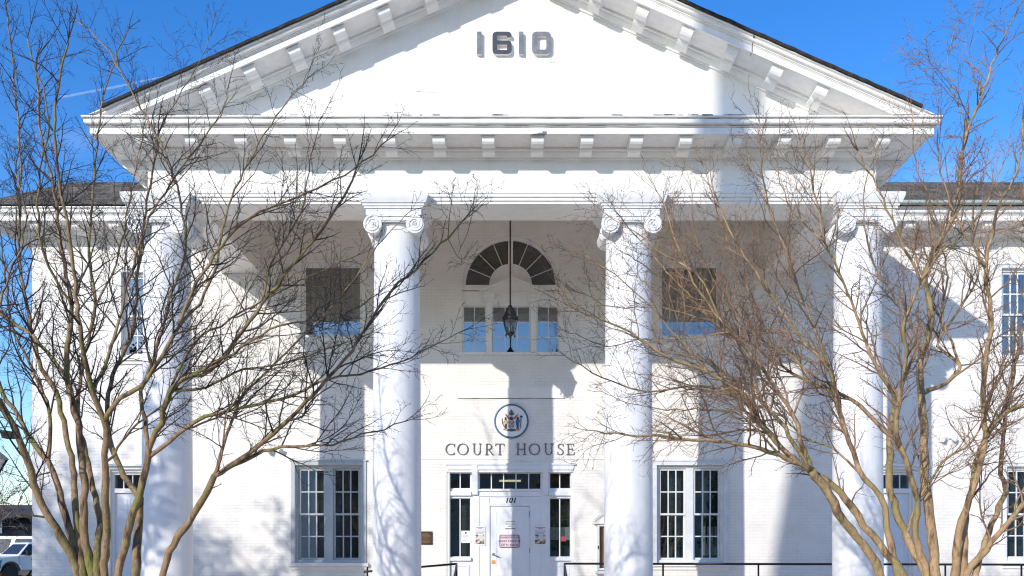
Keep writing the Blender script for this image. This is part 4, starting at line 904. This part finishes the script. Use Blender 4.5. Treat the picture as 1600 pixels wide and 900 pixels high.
#          seg  wob   up   density len-ratio    radius-ratio
CRAPE = [(.10, .13, .035, 10.0, (.30, .56), .66), (.055, .17, .03, 15, (.25, .55), .70), (.035, .2, .02, 0, 0, 0)]
def crape(name, base, label, stems, D0, seed, bm_, tm_, group, dens=4.2, lenk=1.0):
    T = Tree(seed); g = T.g; root = thing(name, (base[0], base[1], 0), label, 'tree', group)
    lines = []                                              # every drawn limb, in 3D
    for spec in stems:
        par, r0, r1, dep, pts = spec['par'], spec['r'][0], spec['r'][1], spec['dep'], spec['pts']
        n = len(pts); P = []
        if par is None:
            for i, (x, y) in enumerate(pts): t = i/(n-1); P.append(P3(x, y, D0+dep*t**1.1+.25*dep*(1 if t > 0 else 0)*0))
            bx = base[0]+(P[0].x-base[0])*.35
            P = [Vector((bx, base[1]+(P[0].y-base[1])*.4+g.uniform(-.12, .12), -.05)), Vector(((bx*.45+P[0].x*.55), P[0].y, P[0].z*.45))]+P; r0 *= .9; rs = [r0*1.35, r0*1.12]+[r0+(r1-r0)*(i/(n-1))**.85 for i in range(n)]
        else:
            cand = [(abs((q.x/q.y*F+800)-pts[0][0])+abs((PY0-(q.z-CAMZ)/q.y*F)-pts[0][1]), li, qi) for li in (par if isinstance(par, (list, tuple)) else [par]) for qi, q in enumerate(lines[li][0])]
            _, li, qi = min(cand); q = lines[li][0][qi]; rq = lines[li][1][qi]; r0 = min(r0, rq*.95)
            P = [q]+[P3(x, y, q.y+dep*((i+1)/(n-1))**.9) for i, (x, y) in enumerate(pts[1:])]; rs = [r0+(r1-r0)*(i/(n-1))**.8 for i in range(n)]
        pts3, rad = catmull(P, rs, .11)
        pts3 = [p if i in (0,) else p+rvec(g)*.008 for i, p in enumerate(pts3)]
        rad = [r_*(1+g.gauss(0, .05)) for r_ in rad]
        lines.append((pts3, rad))
        mb = MB(); mb.tube(pts3, rad, 10 if r0 > .03 else 7)
        mb.build('stem' if par is None else 'branch', bm_, root, smooth=True)
        # side shoots
        tot = sum((b_-a).length for a, b_ in zip(pts3, pts3[1:])); acc = 0; nxt = .3*tot if par is None else .12*tot
        nxt = tot*(spec.get('from', .42) if par is None else .14)
        for i in range(1, len(pts3)):
            acc += (pts3[i]-pts3[i-1]).length
            while acc > nxt:
                t = acc/tot; dd = (pts3[i]-pts3[i-1]).normalized(); ax = rvec(g); ax = (ax-dd*ax.dot(dd)).normalized(); ang = R(g.uniform(25, 60))
                nd = dd*math.cos(ang)+ax*math.sin(ang)+Vector((0, 0, .12)); L_ = lenk*g.uniform(.4, 1.2)*(1.15-.68*t)
                T.shoot(pts3[i], nd, L_, min(rad[i]*.6, .0085+.005*L_), 0, CRAPE)
                nxt += g.uniform(.6, 1.4)/dens
        for _ in range(2 if rad[-1] < .016 else 0): T.shoot(pts3[-1], (pts3[-1]-pts3[-3]).normalized()+rvec(g)*.25, lenk*g.uniform(.25, .55), max(rad[-1]*.9, .004), 0, CRAPE)
    T.tw.build('crown', tm_, root, fix=False, smooth=True)
    if T.pods.v: T.pods.build('seed_pods', M['twig_l'], root, fix=False)['kind'] = 'stuff'
    print(name, 'twig verts', len(T.tw.v)); return root
def S(pts, r, dep, par=None, **k): return dict(pts=pts, r=r, dep=dep, par=par, **k)
LEFT = [
 S([(122, 895), (95, 840), (60, 775), (42, 720), (30, 685), (2, 630), (-45, 560), (-80, 470), (-90, 380)], (.058, .022), -1.2),                          # 0
 S([(120, 880), (110, 830), (100, 800), (88, 755), (75, 720), (50, 690), (30, 650), (2, 610), (-30, 520), (-38, 420), (-60, 300)], (.055, .014), .6),       # 1
 S([(128, 880), (118, 800), (114, 740), (102, 675), (88, 615), (65, 575), (42, 480), (30, 380), (32, 245), (20, 100), (8, 0)], (.05, .008), 1.6),         # 2
 S([(143, 900), (131, 830), (130, 750), (122, 660), (105, 590), (107, 525), (112, 480), (95, 380), (85, 300), (62, 200), (55, 90)], (.06, .009), .2),       # 3
 S([(152, 890), (156, 820), (143, 750), (132, 700), (122, 640), (130, 560), (150, 480), (140, 400), (145, 300), (162, 150), (200, 45)], (.048, .007), 2.2),  # 4
 S([(164, 900), (166, 820), (164, 730), (164, 655), (145, 612), (132, 555), (125, 510), (112, 400), (92, 270), (88, 150), (110, 60)], (.055, .008), -1.6),  # 5
 S([(185, 895), (204, 820), (224, 750), (234, 700), (252, 660), (266, 610), (300, 585), (332, 578), (410, 475), (490, 375), (542, 300), (560, 250)], (.055, .009), -1.0), # 6
 S([(213, 900), (214, 845), (219, 780), (200, 755), (182, 715), (168, 670), (172, 600), (205, 520), (215, 440), (228, 330), (247, 210)], (.056, .012), 1.0),   # 7
 S([(255, 890), (270, 850), (295, 815), (325, 765), (336, 743)], (.046, .036), -.4, **{'from': .9}),                                                              # 8
 S([(336, 743), (400, 700), (448, 657), (490, 615), (540, 560), (600, 470), (650, 420), (700, 372), (722, 345)], (.030, .007), -.9, 8),                        # 9
 S([(336, 745), (395, 712), (425, 702), (490, 695), (520, 695), (550, 682), (600, 672), (645, 652)], (.024, .005), -.3, 8),                                # 10
 S([(334, 738), (355, 680), (375, 625), (412, 585), (470, 530), (540, 455), (590, 385), (640, 330)], (.022, .005), .8, 8),                                # 11
 S([(250, 722), (305, 660), (365, 640), (450, 620), (500, 595), (560, 585), (625, 566), (670, 545), (716, 520)], (.026, .005), -.6, 6),                      # 12
 S([(165, 650), (186, 623), (220, 605), (250, 560), (280, 508), (300, 455), (355, 372), (405, 332), (465, 308), (550, 265), (604, 222)], (.034, .006), -.8, 5),   # 13
 S([(235, 700), (226, 655), (221, 612), (240, 560), (262, 480), (290, 375), (262, 250), (210, 150), (165, 75), (118, 30)], (.028, .006), .7, 6),                 # 14
 S([(247, 210), (270, 165), (310, 100), (330, 55)], (.010, .004), .3, 7),
 S([(262, 620), (300, 540), (360, 500), (410, 470), (470, 440), (520, 415), (560, 400)], (.016, .005), 1.1, [6, 12]),
 S([(103, 590), (50, 525), (0, 490), (-40, 450)], (.026, .010), .7, 3), S([(75, 720), (78, 650), (55, 585), (20, 510), (5, 400), (-15, 250)], (.026, .007), 1.2, 1),
 S([(145, 612), (175, 540), (200, 440), (235, 340), (300, 240), (345, 180), (360, 120)], (.022, .006), 1.3, [5, 4]),
 S([(280, 508), (330, 440), (352, 340), (395, 240), (440, 170), (480, 125)], (.018, .005), .8, 13), S([(300, 585), (350, 560), (420, 515), (480, 500), (560, 480), (600, 450)], (.018, .005), -.7, 6),
 S([(264, 612), (320, 606), (380, 577), (440, 570), (510, 545), (580, 520)], (.018, .005), .4, 6), S([(335, 745), (350, 700), (352, 650), (390, 600), (440, 570)], (.014, .004), -.5, 8),
 S([(112, 480), (70, 400), (60, 300), (75, 180), (40, 60)], (.018, .006), -.9, 3), S([(410, 475), (430, 400), (470, 330), (485, 250), (500, 190)], (.014, .004), -.5, 6),
 S([(164, 730), (190, 690), (215, 660), (250, 640), (290, 600), (350, 530), (385, 450)], (.018, .005), 1.6, 5), S([(150, 480), (185, 400), (205, 300), (225, 200), (235, 140)], (.014, .005), .6, 4),
 S([(2, 630), (-20, 540), (15, 430), (40, 350), (20, 250)], (.02, .006), .9, 0), S([(700, 372), (715, 400), (740, 330)], (.005, .003), .1, 9),
]
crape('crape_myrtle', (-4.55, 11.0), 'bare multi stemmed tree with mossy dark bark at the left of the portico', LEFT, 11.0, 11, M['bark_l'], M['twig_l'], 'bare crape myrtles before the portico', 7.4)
RIGHT = [
 S([(1375, 900), (1349, 851), (1318, 815), (1287, 758), (1266, 736)], (.055, .05), -.3, **{'from': .95}),                                                          # 0
 S([(1411, 900), (1385, 865), (1340, 807), (1313, 767), (1293, 749), (1268, 738)], (.050, .038), .1, **{'from': .8}),                                               # 1
 S([(1404, 900), (1395, 870), (1387, 829), (1378, 776), (1349, 749), (1327, 691), (1304, 620), (1296, 576), (1247, 522), (1190, 440), (1140, 360), (1110, 285)], (.052, .008), .4), # 2
 S([(1445, 900), (1416, 838), (1393, 771), (1391, 678)], (.052, .042), .7, **{'from': .95}),                                                                          # 3
 S([(1446, 900), (1430, 835), (1434, 784), (1411, 709), (1398, 660), (1410, 600), (1416, 560), (1410, 510), (1436, 440), (1412, 388), (1380, 312), (1340, 235)], (.046, .007), -1.0), # 4
 S([(1461, 905), (1456, 847), (1447, 767), (1444, 678), (1440, 615), (1438, 567), (1455, 500), (1447, 424), (1480, 360), (1500, 318), (1497, 280), (1511, 206), (1533, 153), (1550, 103), (1565, 64), (1593, 12)], (.066, .007), 1.3), # 5
 S([(1491, 905), (1496, 850), (1504, 811), (1527, 740), (1540, 678), (1537, 590), (1549, 500), (1540, 420), (1560, 330), (1592, 255), (1600, 170)], (.056, .007), -.9),  # 6
 S([(1504, 900), (1508, 830), (1518, 760), (1532, 700), (1565, 650), (1600, 629), (1640, 560), (1660, 450)], (.042, .012), .5),                                      # 7
 S([(1524, 900), (1544, 833), (1572, 767), (1564, 740), (1571, 651), (1589, 558), (1602, 490), (1620, 400), (1600, 300), (1620, 200)], (.042, .010), 1.7),              # 8
 S([(1506, 905), (1540, 860), (1600, 789), (1650, 735), (1690, 640), (1710, 540)], (.044, .014), -.8),                                                              # 9
 S([(1268, 736), (1218, 712), (1156, 693), (1085, 686), (1013, 681), (962, 676), (918, 672)], (.032, .005), -1.0, 0),                                            # 10
 S([(1266, 734), (1246, 722), (1192, 668), (1167, 622), (1115, 586), (1029, 550), (972, 510), (905, 486), (873, 448)], (.034, .005), -.7, [0, 1]),                # 11
 S([(1264, 736), (1238, 716), (1187, 658), (1146, 612), (1085, 603), (1013, 612), (942, 591), (884, 556)], (.030, .005), .6, [0, 1]),                              # 12
 S([(1268, 734), (1225, 670), (1192, 627), (1156, 545), (1115, 504), (1054, 438), (1013, 392), (967, 335)], (.030, .005), .9, [0, 1]),                             # 13
 S([(1275, 735), (1240, 650), (1218, 615), (1170, 550), (1130, 505), (1105, 469), (1075, 425), (1050, 360), (1030, 300)], (.028, .005), -.5, [0, 1]),              # 14
 S([(1391, 680), (1331, 624), (1264, 598), (1220, 571), (1150, 520), (1095, 480), (1040, 440), (985, 400)], (.028, .005), .8, 3),                                  # 15
 S([(1391, 678), (1398, 629), (1384, 598), (1352, 536), (1330, 470), (1290, 380), (1270, 285), (1250, 220)], (.032, .006), -.9, 3),                               # 16
 S([(1440, 615), (1478, 598), (1500, 571), (1466, 540), (1500, 480), (1530, 420), (1520, 330), (1540, 260)], (.030, .006), .8, 5),                               # 17
 S([(1436, 440), (1470, 395), (1500, 372), (1540, 320), (1570, 250)], (.016, .005), .5, 4), S([(1398, 629), (1430, 540), (1400, 470), (1360, 400), (1350, 300), (1380, 210)], (.018, .005), 1.2, [3, 16]),
 S([(1296, 576), (1260, 480), (1230, 400), (1200, 320), (1190, 250), (1185, 190)], (.018, .005), -.6, 2), S([(1304, 620), (1240, 560), (1190, 530), (1130, 460), (1090, 380), (1080, 300)], (.018, .005), .7, 2),
 S([(1220, 571), (1180, 480), (1150, 410), (1120, 330), (1100, 260)], (.014, .004), -.4, 15), S([(1115, 586), (1060, 530), (1010, 470), (960, 430), (915, 400)], (.012, .004), -.4, 11),
 S([(1192, 627), (1130, 580), (1080, 560), (1010, 530), (950, 540), (890, 520)], (.014, .004), .3, 13), S([(1218, 712), (1160, 650), (1100, 640), (1040, 640), (980, 630)], (.014, .004), -.5, [10, 12]),
 S([(1130, 505), (1090, 430), (1040, 400), (990, 360), (940, 330)], (.012, .004), .4, [13, 14]), S([(1416, 838), (1432, 790), (1475, 720), (1520, 690), (1545, 640), (1560, 580)], (.018, .006), -.6, 3),
 S([(1540, 678), (1576, 642), (1600, 629), (1640, 610)], (.022, .01), -.3, 6), S([(1500, 571), (1470, 490), (1480, 430), (1460, 330), (1430, 250), (1425, 180)], (.016, .005), .5, [17, 5]),
 S([(1540, 420), (1500, 350), (1470, 270), (1465, 190)], (.014, .005), -.5, 6), S([(1349, 749), (1300, 700), (1250, 680), (1200, 610), (1180, 560)], (.016, .005), 1.0, 2),
 S([(1511, 206), (1490, 140), (1480, 90), (1500, 30)], (.008, .004), .2, 5), S([(1533, 153), (1515, 90), (1520, 40)], (.006, .003), -.2, 5), S([(1290, 380), (1240, 330), (1215, 270), (1220, 210)], (.010, .004), .3, 16), S([(1115, 504), (1070, 490), (1030, 480), (960, 480), (900, 455)], (.010, .004), -.3, 13),
]
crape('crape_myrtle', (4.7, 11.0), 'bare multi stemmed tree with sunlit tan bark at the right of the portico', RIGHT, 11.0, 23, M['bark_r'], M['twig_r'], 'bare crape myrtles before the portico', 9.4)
# ---- generic bare trees
OAK = [(.5, .12, .05, 1.5, (.45, .75), .62), (.35, .15, .05, 2.0, (.4, .65), .6), (.22, .18, .03, 2.6, (.35, .6), .55), (.15, .2, .02, 0, 0, 0)]
def bare_tree(name, x, y, h, seed, label, cat='tree', group=None, mats=None, cfg=OAK, rk=1, rmin=.004):
    T = Tree(seed, rmin); g = T.g; root = thing(name, (x, y, 0), label, cat, group)
    pts = [Vector((x, y, -.05))]; d = Vector((0, 0, 1)); n = 8
    for k in range(n): d = (d+rvec(g)*.06+Vector((0, 0, .15))).normalized(); pts.append(pts[-1]+d*h*.62/n)
    r0 = h*.022*rk; rad = [r0*(1.3 if k == 0 else 1-.75*k/n) for k in range(n+1)]
    mb = MB(); mb.tube(pts, rad, 12); mb.build('trunk', (mats or [M['oakbark']])[0], root, smooth=True)
    for k in range(3, n+1):
        for _ in range(2 if k < n else 4):
            a = g.uniform(0, 6.283); nd = Vector((math.cos(a), math.sin(a), g.uniform(.5, 1.2))); T.shoot(pts[k], nd, h*g.uniform(.28, .5)*(1.15-.4*k/n), rad[k]*.55+.01, 0, cfg)
    T.tw.build('crown', (mats or [M['oakbark'], M['oakbark']])[-1], root, fix=False, smooth=True)
    return root
FAR = [(.5, .14, .03, 2.4, (.45, .75), .62), (.35, .17, .03, 3.2, (.4, .65), .6), (.22, .2, .02, 3.6, (.35, .6), .55), (.15, .2, .02, 0, 0, 0)]
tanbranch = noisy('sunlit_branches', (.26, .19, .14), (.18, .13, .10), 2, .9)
bare_tree('background_tree', -31.5, 56, 9.0, 5, 'nearer pale bare tree in front of the dark low building at the far left', group='bare trees beyond the car park', mats=[M['oakbark'], tanbranch], rk=.8, rmin=.016, cfg=FAR)
bare_tree('background_tree', -36.0, 60, 9.0, 6, 'second pale bare tree close to the dark low building, nearer the left edge', group='bare trees beyond the car park', mats=[M['oakbark'], tanbranch], rk=.8, rmin=.016, cfg=FAR)
bare_tree('roadside_tree', -19.3, 5.6, 13.0, 9, 'tall bare tree left of the viewpoint whose shadow falls on the left wing', mats=[M['oakbark'], M['oakbark']], rk=1.2)
bare_tree('roadside_tree', -17.6, 7.5, 10.0, 19, 'smaller bare tree left of the viewpoint shading the left outer column', mats=[M['oakbark'], M['oakbark']], rk=1.3)
# ================================================================== SETTING
def sheet_z(name, x0, x1, y0, y1, z, material):
    mb = MB(); mb.add([(x0, y0, z), (x1, y0, z), (x1, y1, z), (x0, y1, z)], [(0, 1, 2, 3)]); o = mb.build(name, material, fix=False); o['kind'] = 'structure'; return o
sheet_z('ground', -1500, 1500, -1500, 1500, 0, M['grass'])
mb = MB(); mb.box(-70, -14, 40, 59.5, -.2, .33); o = mb.build('car_park', M['asphalt']); o['kind'] = 'structure'
sheet_z('road', -200, 200, -18, -8, .004, M['asphalt'])
o = sheet_z('pavement', -200, 200, -7.6, -4.502, .12, M['concrete']); 
mb = MB(); mb.box(-200, 200, -8, -7.6, -.1, .125); mb.box(-200, 200, -18.4, -18, -.1, .125); o = mb.build('kerb', M['concrete']); o['kind'] = 'structure'
mb = MB(); mb.box(-26, 30, -4.5, DW+.3, -.1, .12); o = mb.build('terrace', M['concrete']); o['kind'] = 'structure'
mb = MB()
for k in range(20): mb.box(-60+6*k, -57+6*k, -13.07, -12.93, .006, .008)
o = mb.build('road_marking', M['line']); o['kind'] = 'structure'
# ---- far low building
BD = 62.0
bl = thing('low_building', (-45, BD, 0), 'long low dark navy building with brown roof band behind the parked pickup', 'building')
mb = MB(); mb.box(-75, -23, BD, BD+14, .9, 4.0); mb.build('wall', noisy('navy_cladding', (.008, .011, .024), (.014, .018, .034), 2, .9), bl)
mb = MB(); mb.box(-75, -23, BD-.05, BD+14, 0, .9); mb.build('plinth', noisy('brown_brick', (.12, .05, .035), (.08, .035, .03), 3, .8), bl)
mb = MB(); mb.prism_x([(BD-.8, 3.95), (BD-.8, 4.15), (BD+3, 4.95), (BD+15, 4.95), (BD+15, 3.95)], -75.5, -22.5); mb.build('roof', noisy('brown_roof', (.10, .075, .065), (.15, .11, .09), 3, .9), bl)
c = P3(1, 823, BD); mb = MB(); mb.box(c.x-.35, c.x+.12, BD-.09, BD-.01, c.z-.42, c.z+.42); mb.build('sign_panel', M['paper'], bl)
# ---- pickup truck, +X is its nose
def arch(cx, r_, z0, n=10): return [(cx+r_*math.cos(R(180-180*k/n)), z0+r_*math.sin(R(180-180*k/n))) for k in range(n+1)]
def vehicle(name, loc, rz, label, cat, body, cab, wheels, paint, trims, track=.86, wr=.40):
    o = thing(name, loc, label, cat, None, rz); K = dict(local=True)
    mb = MB(); mb.prism(body, -1.0, 1.0); bd = mb.build('body', paint, o, bevel=.05, **K)
    (zb, zt, xb0, xb1, xt0, xt1) = cab; yb, yt = .96, .74
    mb = MB(); V = [(xb0, -yb, zb), (xb1, -yb, zb), (xb1, yb, zb), (xb0, yb, zb), (xt0, -yt, zt), (xt1, -yt, zt), (xt1, yt, zt), (xt0, yt, zt)]
    mb.add(V, [(0, 3, 2, 1), (4, 5, 6, 7), (0, 1, 5, 4), (1, 2, 6, 5), (2, 3, 7, 6), (3, 0, 4, 7)]); mb.build('cab', paint, o, bevel=.05, **K)
    gl = mat('vehicle_glass', (.015, .02, .025), .05, 0, .8)
    def quad(nm, a, b_, c, d, f=.12, g_=.85, off=.012):
        A, B_, C_, D_ = (Vector(q) for q in (a, b_, c, d)); nrm = (B_-A).cross(D_-A).normalized(); P = lambda u, v: (A*(1-u)+B_*u)*(1-v)+(D_*(1-u)+C_*u)*v
        q = [P(f*.6, f), P(1-f*.6, f), P(1-f*.6, g_), P(f*.6, g_)]; mb = MB(); mb.add([p+nrm*off for p in q]+[p-nrm*.02 for p in q], [(0, 1, 2, 3), (7, 6, 5, 4), (0, 4, 5, 1), (1, 5, 6, 2), (2, 6, 7, 3), (3, 7, 4, 0)]); return mb.build(nm, gl, o, **K)
    quad('windshield', V[1], V[2], V[6], V[5]); quad('rear_window', V[3], V[0], V[4], V[7])
    for s in (-1, 1):
        lerp = lambda p, q, t: tuple(Vector(p).lerp(Vector(q), t))
        a, b_, c, d = (V[0], V[1], V[5], V[4]) if s < 0 else (V[2], V[3], V[7], V[6])
        quad('side_window', a, lerp(a, b_, .48), lerp(d, c, .48), d, .1, .86); quad('side_window', lerp(a, b_, .5), b_, c, lerp(d, c, .5), .1, .86)
        mb = MB(); mb.box(xb1-.55, xb1-.35, s*1.02-(.0 if s > 0 else .2), s*1.02+(.2 if s > 0 else 0), zb+.02, zb+.28); mb.build('mirror', M['iron'], o, bevel=.03, **K)
        for xx in (xb0+.1, (xb0+xb1)/2, xb1-.05): MB().box(xx, xx+.02, s*1.003-.004, s*1.003+.004, .5, zb).build('door_seam', M['iron'], o, **K)
        mb = MB(); mb.box(xb1-.95, xb1-.72, s*1.01-.02, s*1.01+.02, zb-.16, zb-.11); mb.build('handle', M['iron'], o, **K)
        xf = max(p[0] for p in body)
        mb = MB(); mb.box(xf-.30, xf+.015, s*.94-(.17 if s > 0 else .09), s*.94+(.09 if s > 0 else .17), zb-.45, zb-.22); mb.build('headlight', M['steel'], o, bevel=.03, **K)
    xf = max(p[0] for p in body); mb = MB(); mb.box(xf-.05, xf+.04, -.72, .72, zb-.52, zb-.15); mb.build('grille', M['iron'], o, **K)
    mb = MB(); mb.box(xf-.1, xf+.1, -.98, .98, .42, .66); mb.build('bumper', trims, o, bevel=.04, **K)
    for xw in wheels:
        for s in (-1, 1):
            y0 = s*track; mb = MB(); mb.lathe([(wr*.62, -.13), (wr*.93, -.135), (wr, -.08), (wr, .08), (wr*.93, .135), (wr*.62, .13)], (xw, y0, wr), 28, axis='y'); wl = mb.build('wheel', M['iron'], o, smooth=R(40), **K)
            mb = MB(); mb.lathe([(wr*.60, -.125), (wr*.5, -.10), (wr*.12, -.11), (wr*.1, .11), (wr*.5, .10), (wr*.60, .125)], (xw, y0, wr), 20, axis='y'); mb.build('rim', M['steel'], wl, **K)
    return o
pb = [(-2.9, .55), (-2.3, .5)]+arch(-1.75, .5, .42)[0:]+[(-1.2, .48), (1.25, .48)]+arch(1.8, .5, .42)+[(2.35, .48), (2.85, .5), (2.88, .95), (2.80, 1.10), (1.35, 1.22), (-1.1, 1.25), (-2.9, 1.25)]
white = mat('car_paint_white', (.74, .76, .78), .25); N, L, b = nodes(white); b.inputs['Coat Weight'].default_value = .5
pick = vehicle('pickup_truck', (-24.8, 50.0, .33), R(235), 'white pickup truck with a teal front corner parked beyond the left wing', 'pickup truck', pb, (1.20, 1.90, -1.05, 1.45, -.8, .75), (-1.75, 1.8), white, M['iron'])
teal = mat('teal_wrap', (.02, .20, .22), .3)
for s in (-1, 1):
    mb = MB(); mb.prism([(2.30, .62), (2.80, .66), (2.86, .95), (2.78, 1.02), (2.25, .98), (2.33, .8)], s*1.0-.006, s*1.0+.006); mb.build('fender_decal', teal, pick, local=True)
    mb = MB(); mb.prism([(.1, .95), (.75, .97), (.8, 1.06), (.15, 1.08)], s*1.002-.006, s*1.002+.006); mb.build('door_emblem', M['black'], pick, local=True)
cb = [(-2.3, .5), (-1.9, .42)]+arch(-1.4, .42, .36)+[(-.95, .4), (.95, .4)]+arch(1.4, .42, .36)+[(1.85, .42), (2.3, .5), (2.34, .85), (2.2, 1.02), (1.1, 1.12), (-2.2, 1.15), (-2.32, .9)]
vehicle('parked_van', (P3(14, 0, 57).x, 57.0, .33), R(180), 'white vehicle showing only its roof behind the white pickup', 'van', [(x, z*1.1) for x, z in cb], (1.2, 2.35, -2.2, 1.2, -2.1, .6), (-1.4, 1.4), white, M['iron'], wr=.36)
# ---- across the street: what the windows mirror, and what throws the tall shadow
def street_house(x0, x1, y, h, label, m_):
    o = thing('street_building', ((x0+x1)/2, y, 0), label, 'building', 'buildings across the street')
    mb = MB(); mb.box(x0, x1, y-12, y, 0, h); wl = mb.build('wall', m_, o)
    mb = MB(); mb.box(x0-.3, x1+.3, y-12.3, y+.3, h+.002, h+.35); mb.build('roof', M['shingle'], o)
    n = int((x1-x0)/3)
    for k in range(n):
        for z in (1.0, 4.2):
            if z+1.8 < h: mb = MB(); xx = x0+(x1-x0)*(k+.5)/n; mb.box(xx-.6, xx+.6, y-.05, y+.04, z, z+1.8); mb.build('window', M['interior'], o)
rb = noisy('red_brick', (.34, .22, .17), (.27, .17, .13), 4, .85)
street_house(-62, -13, -34, 9.5, 'two storey red brick building across the street, wider one', rb)
street_house(-12, 6, -36, 9.8, 'two storey pale brick building across the street', noisy('dark_brick', (.32, .28, .24), (.26, .23, .20), 4, .85))
street_house(8, 70, -34, 9.5, 'long grey building across the street', noisy('grey_render', (.36, .36, .35), (.30, .30, .29), 3, .85))
def evergreen(x, y, h, w_, seed, label):
    g = random.Random(seed); o = thing('evergreen_tree', (x, y, 0), label, 'tree', 'dark trees across the street'); mb = MB(); mb.tube([(x, y, 0), (x, y, h*.9)], [.25, .05], 10); mb.build('trunk', M['oakbark'], o)
    mb = MB()
    for k in range(5200):
        t = g.random()**.8; z = h*(.12+.86*t); rmax = w_*(1-t)**.75*(.75+.25*math.sin(7*t+seed)); a = g.uniform(0, 6.283); r_ = rmax*math.sqrt(g.random()); c = Vector((x+r_*math.cos(a), y+r_*math.sin(a), z)); u = rvec(g).normalized()*.28; v = u.cross(rvec(g)).normalized()*.14
        mb.add([c-u, c+v, c+u, c-v], [(0, 1, 2, 3)])
    mb.build('crown', M['evergreen'], o, fix=False)
evergreen(3.2, -19, 15.5, 3.0, 1, 'tall dark evergreen across the street'); evergreen(8.5, -21, 14.5, 3.4, 2, 'broad dark evergreen across the street'); evergreen(15, -22, 15.5, 3.6, 3, 'dark evergreen farthest along the street')
def leafy(x, y, cz, rx, rz_, seed, n, label):
    g = random.Random(seed); o = thing('leafy_tree', (x, y, 0), label, 'tree', 'leafy trees left of the viewpoint'); mb = MB(); mb.tube([(x, y, 0), (x+.1, y, cz*.5), (x, y+.1, cz)], [.28, .2, .1], 10)
    cl = []
    for k in range(46):
        u = rvec(g).normalized()*g.random()**.4; c = Vector((x+u.x*rx, y+u.y*rx, cz+u.z*rz_)); cl.append((c, g.uniform(.35, .75)))
        mb.tube([(x, y, cz-rz_*.6), (x*.5+c.x*.5, y*.5+c.y*.5, c.z*.6+cz*.4-.4), c], [.09, .05, .02], 6, cap=False)
    mb.build('trunk', M['oakbark'], o); mb = MB()
    for k in range(n):
        c, q = cl[g.randrange(len(cl))]; p_ = c+rvec(g)*q*.55; u = rvec(g).normalized()*.11; v = u.cross(rvec(g)).normalized()*.055; mb.add([p_-u, p_+v, p_+u, p_-v], [(0, 1, 2, 3)])
    mb.build('crown', M['evergreen'], o, fix=False)
leafy(-19.6, 6.0, 8.6, 2.5, 2.6, 31, 4300, 'rounded leafy tree left of the viewpoint mottling the left wing with shade'); leafy(-17.0, 6.6, 7.6, 2.0, 1.5, 37, 2000, 'smaller leafy tree left of the viewpoint shading the wall beside the outer column'); leafy(-14.3, 6.6, 8.2, .95, 1.7, 41, 1300, 'narrow leafy tree left of the viewpoint shading the lower left outer column')
# added unseen tapering shape for the tall shadow, thin spire far behind the viewpoint
ch = thing('tapered_shadow_caster', (-11.6, -6.6, 0), 'unseen slim tapering shape added behind the viewpoint to cast the shadow across the pediment', 'shadow caster')
cx, cy = -11.35, -6.0
mb = MB(); mb.lathe([(1.3, 0), (1.3, 11.0), (1.45, 11.1), (1.45, 11.4), (1.15, 11.6), (.95, 14.4), (.62, 16.8), (.40, 18.6), (.38, 22.6), (.33, 25.2), (.02, 26.5)], (cx, cy, 0), 8); mb.build('shaft', M['stucco'], ch)
# ---- contrail, high and far
ct = MB(); D = 900.0
ct.tube([P3(95, 152, D), P3(180, 136, D), P3(268, 117, D)], [1.1, 1.0, .5], 8)
cmt = bpy.data.materials.new('ice_trail'); cmt.use_nodes = True; N, L = cmt.node_tree.nodes, cmt.node_tree.links
b = N['Principled BSDF']; b.inputs['Base Color'].default_value = (.9, .93, 1, 1); b.inputs['Alpha'].default_value = .12; b.inputs['Roughness'].default_value = 1
o = ct.build('contrail', cmt); tag(o, 'faint white aircraft trail in the blue sky left of the pediment', 'contrail', kind='stuff')
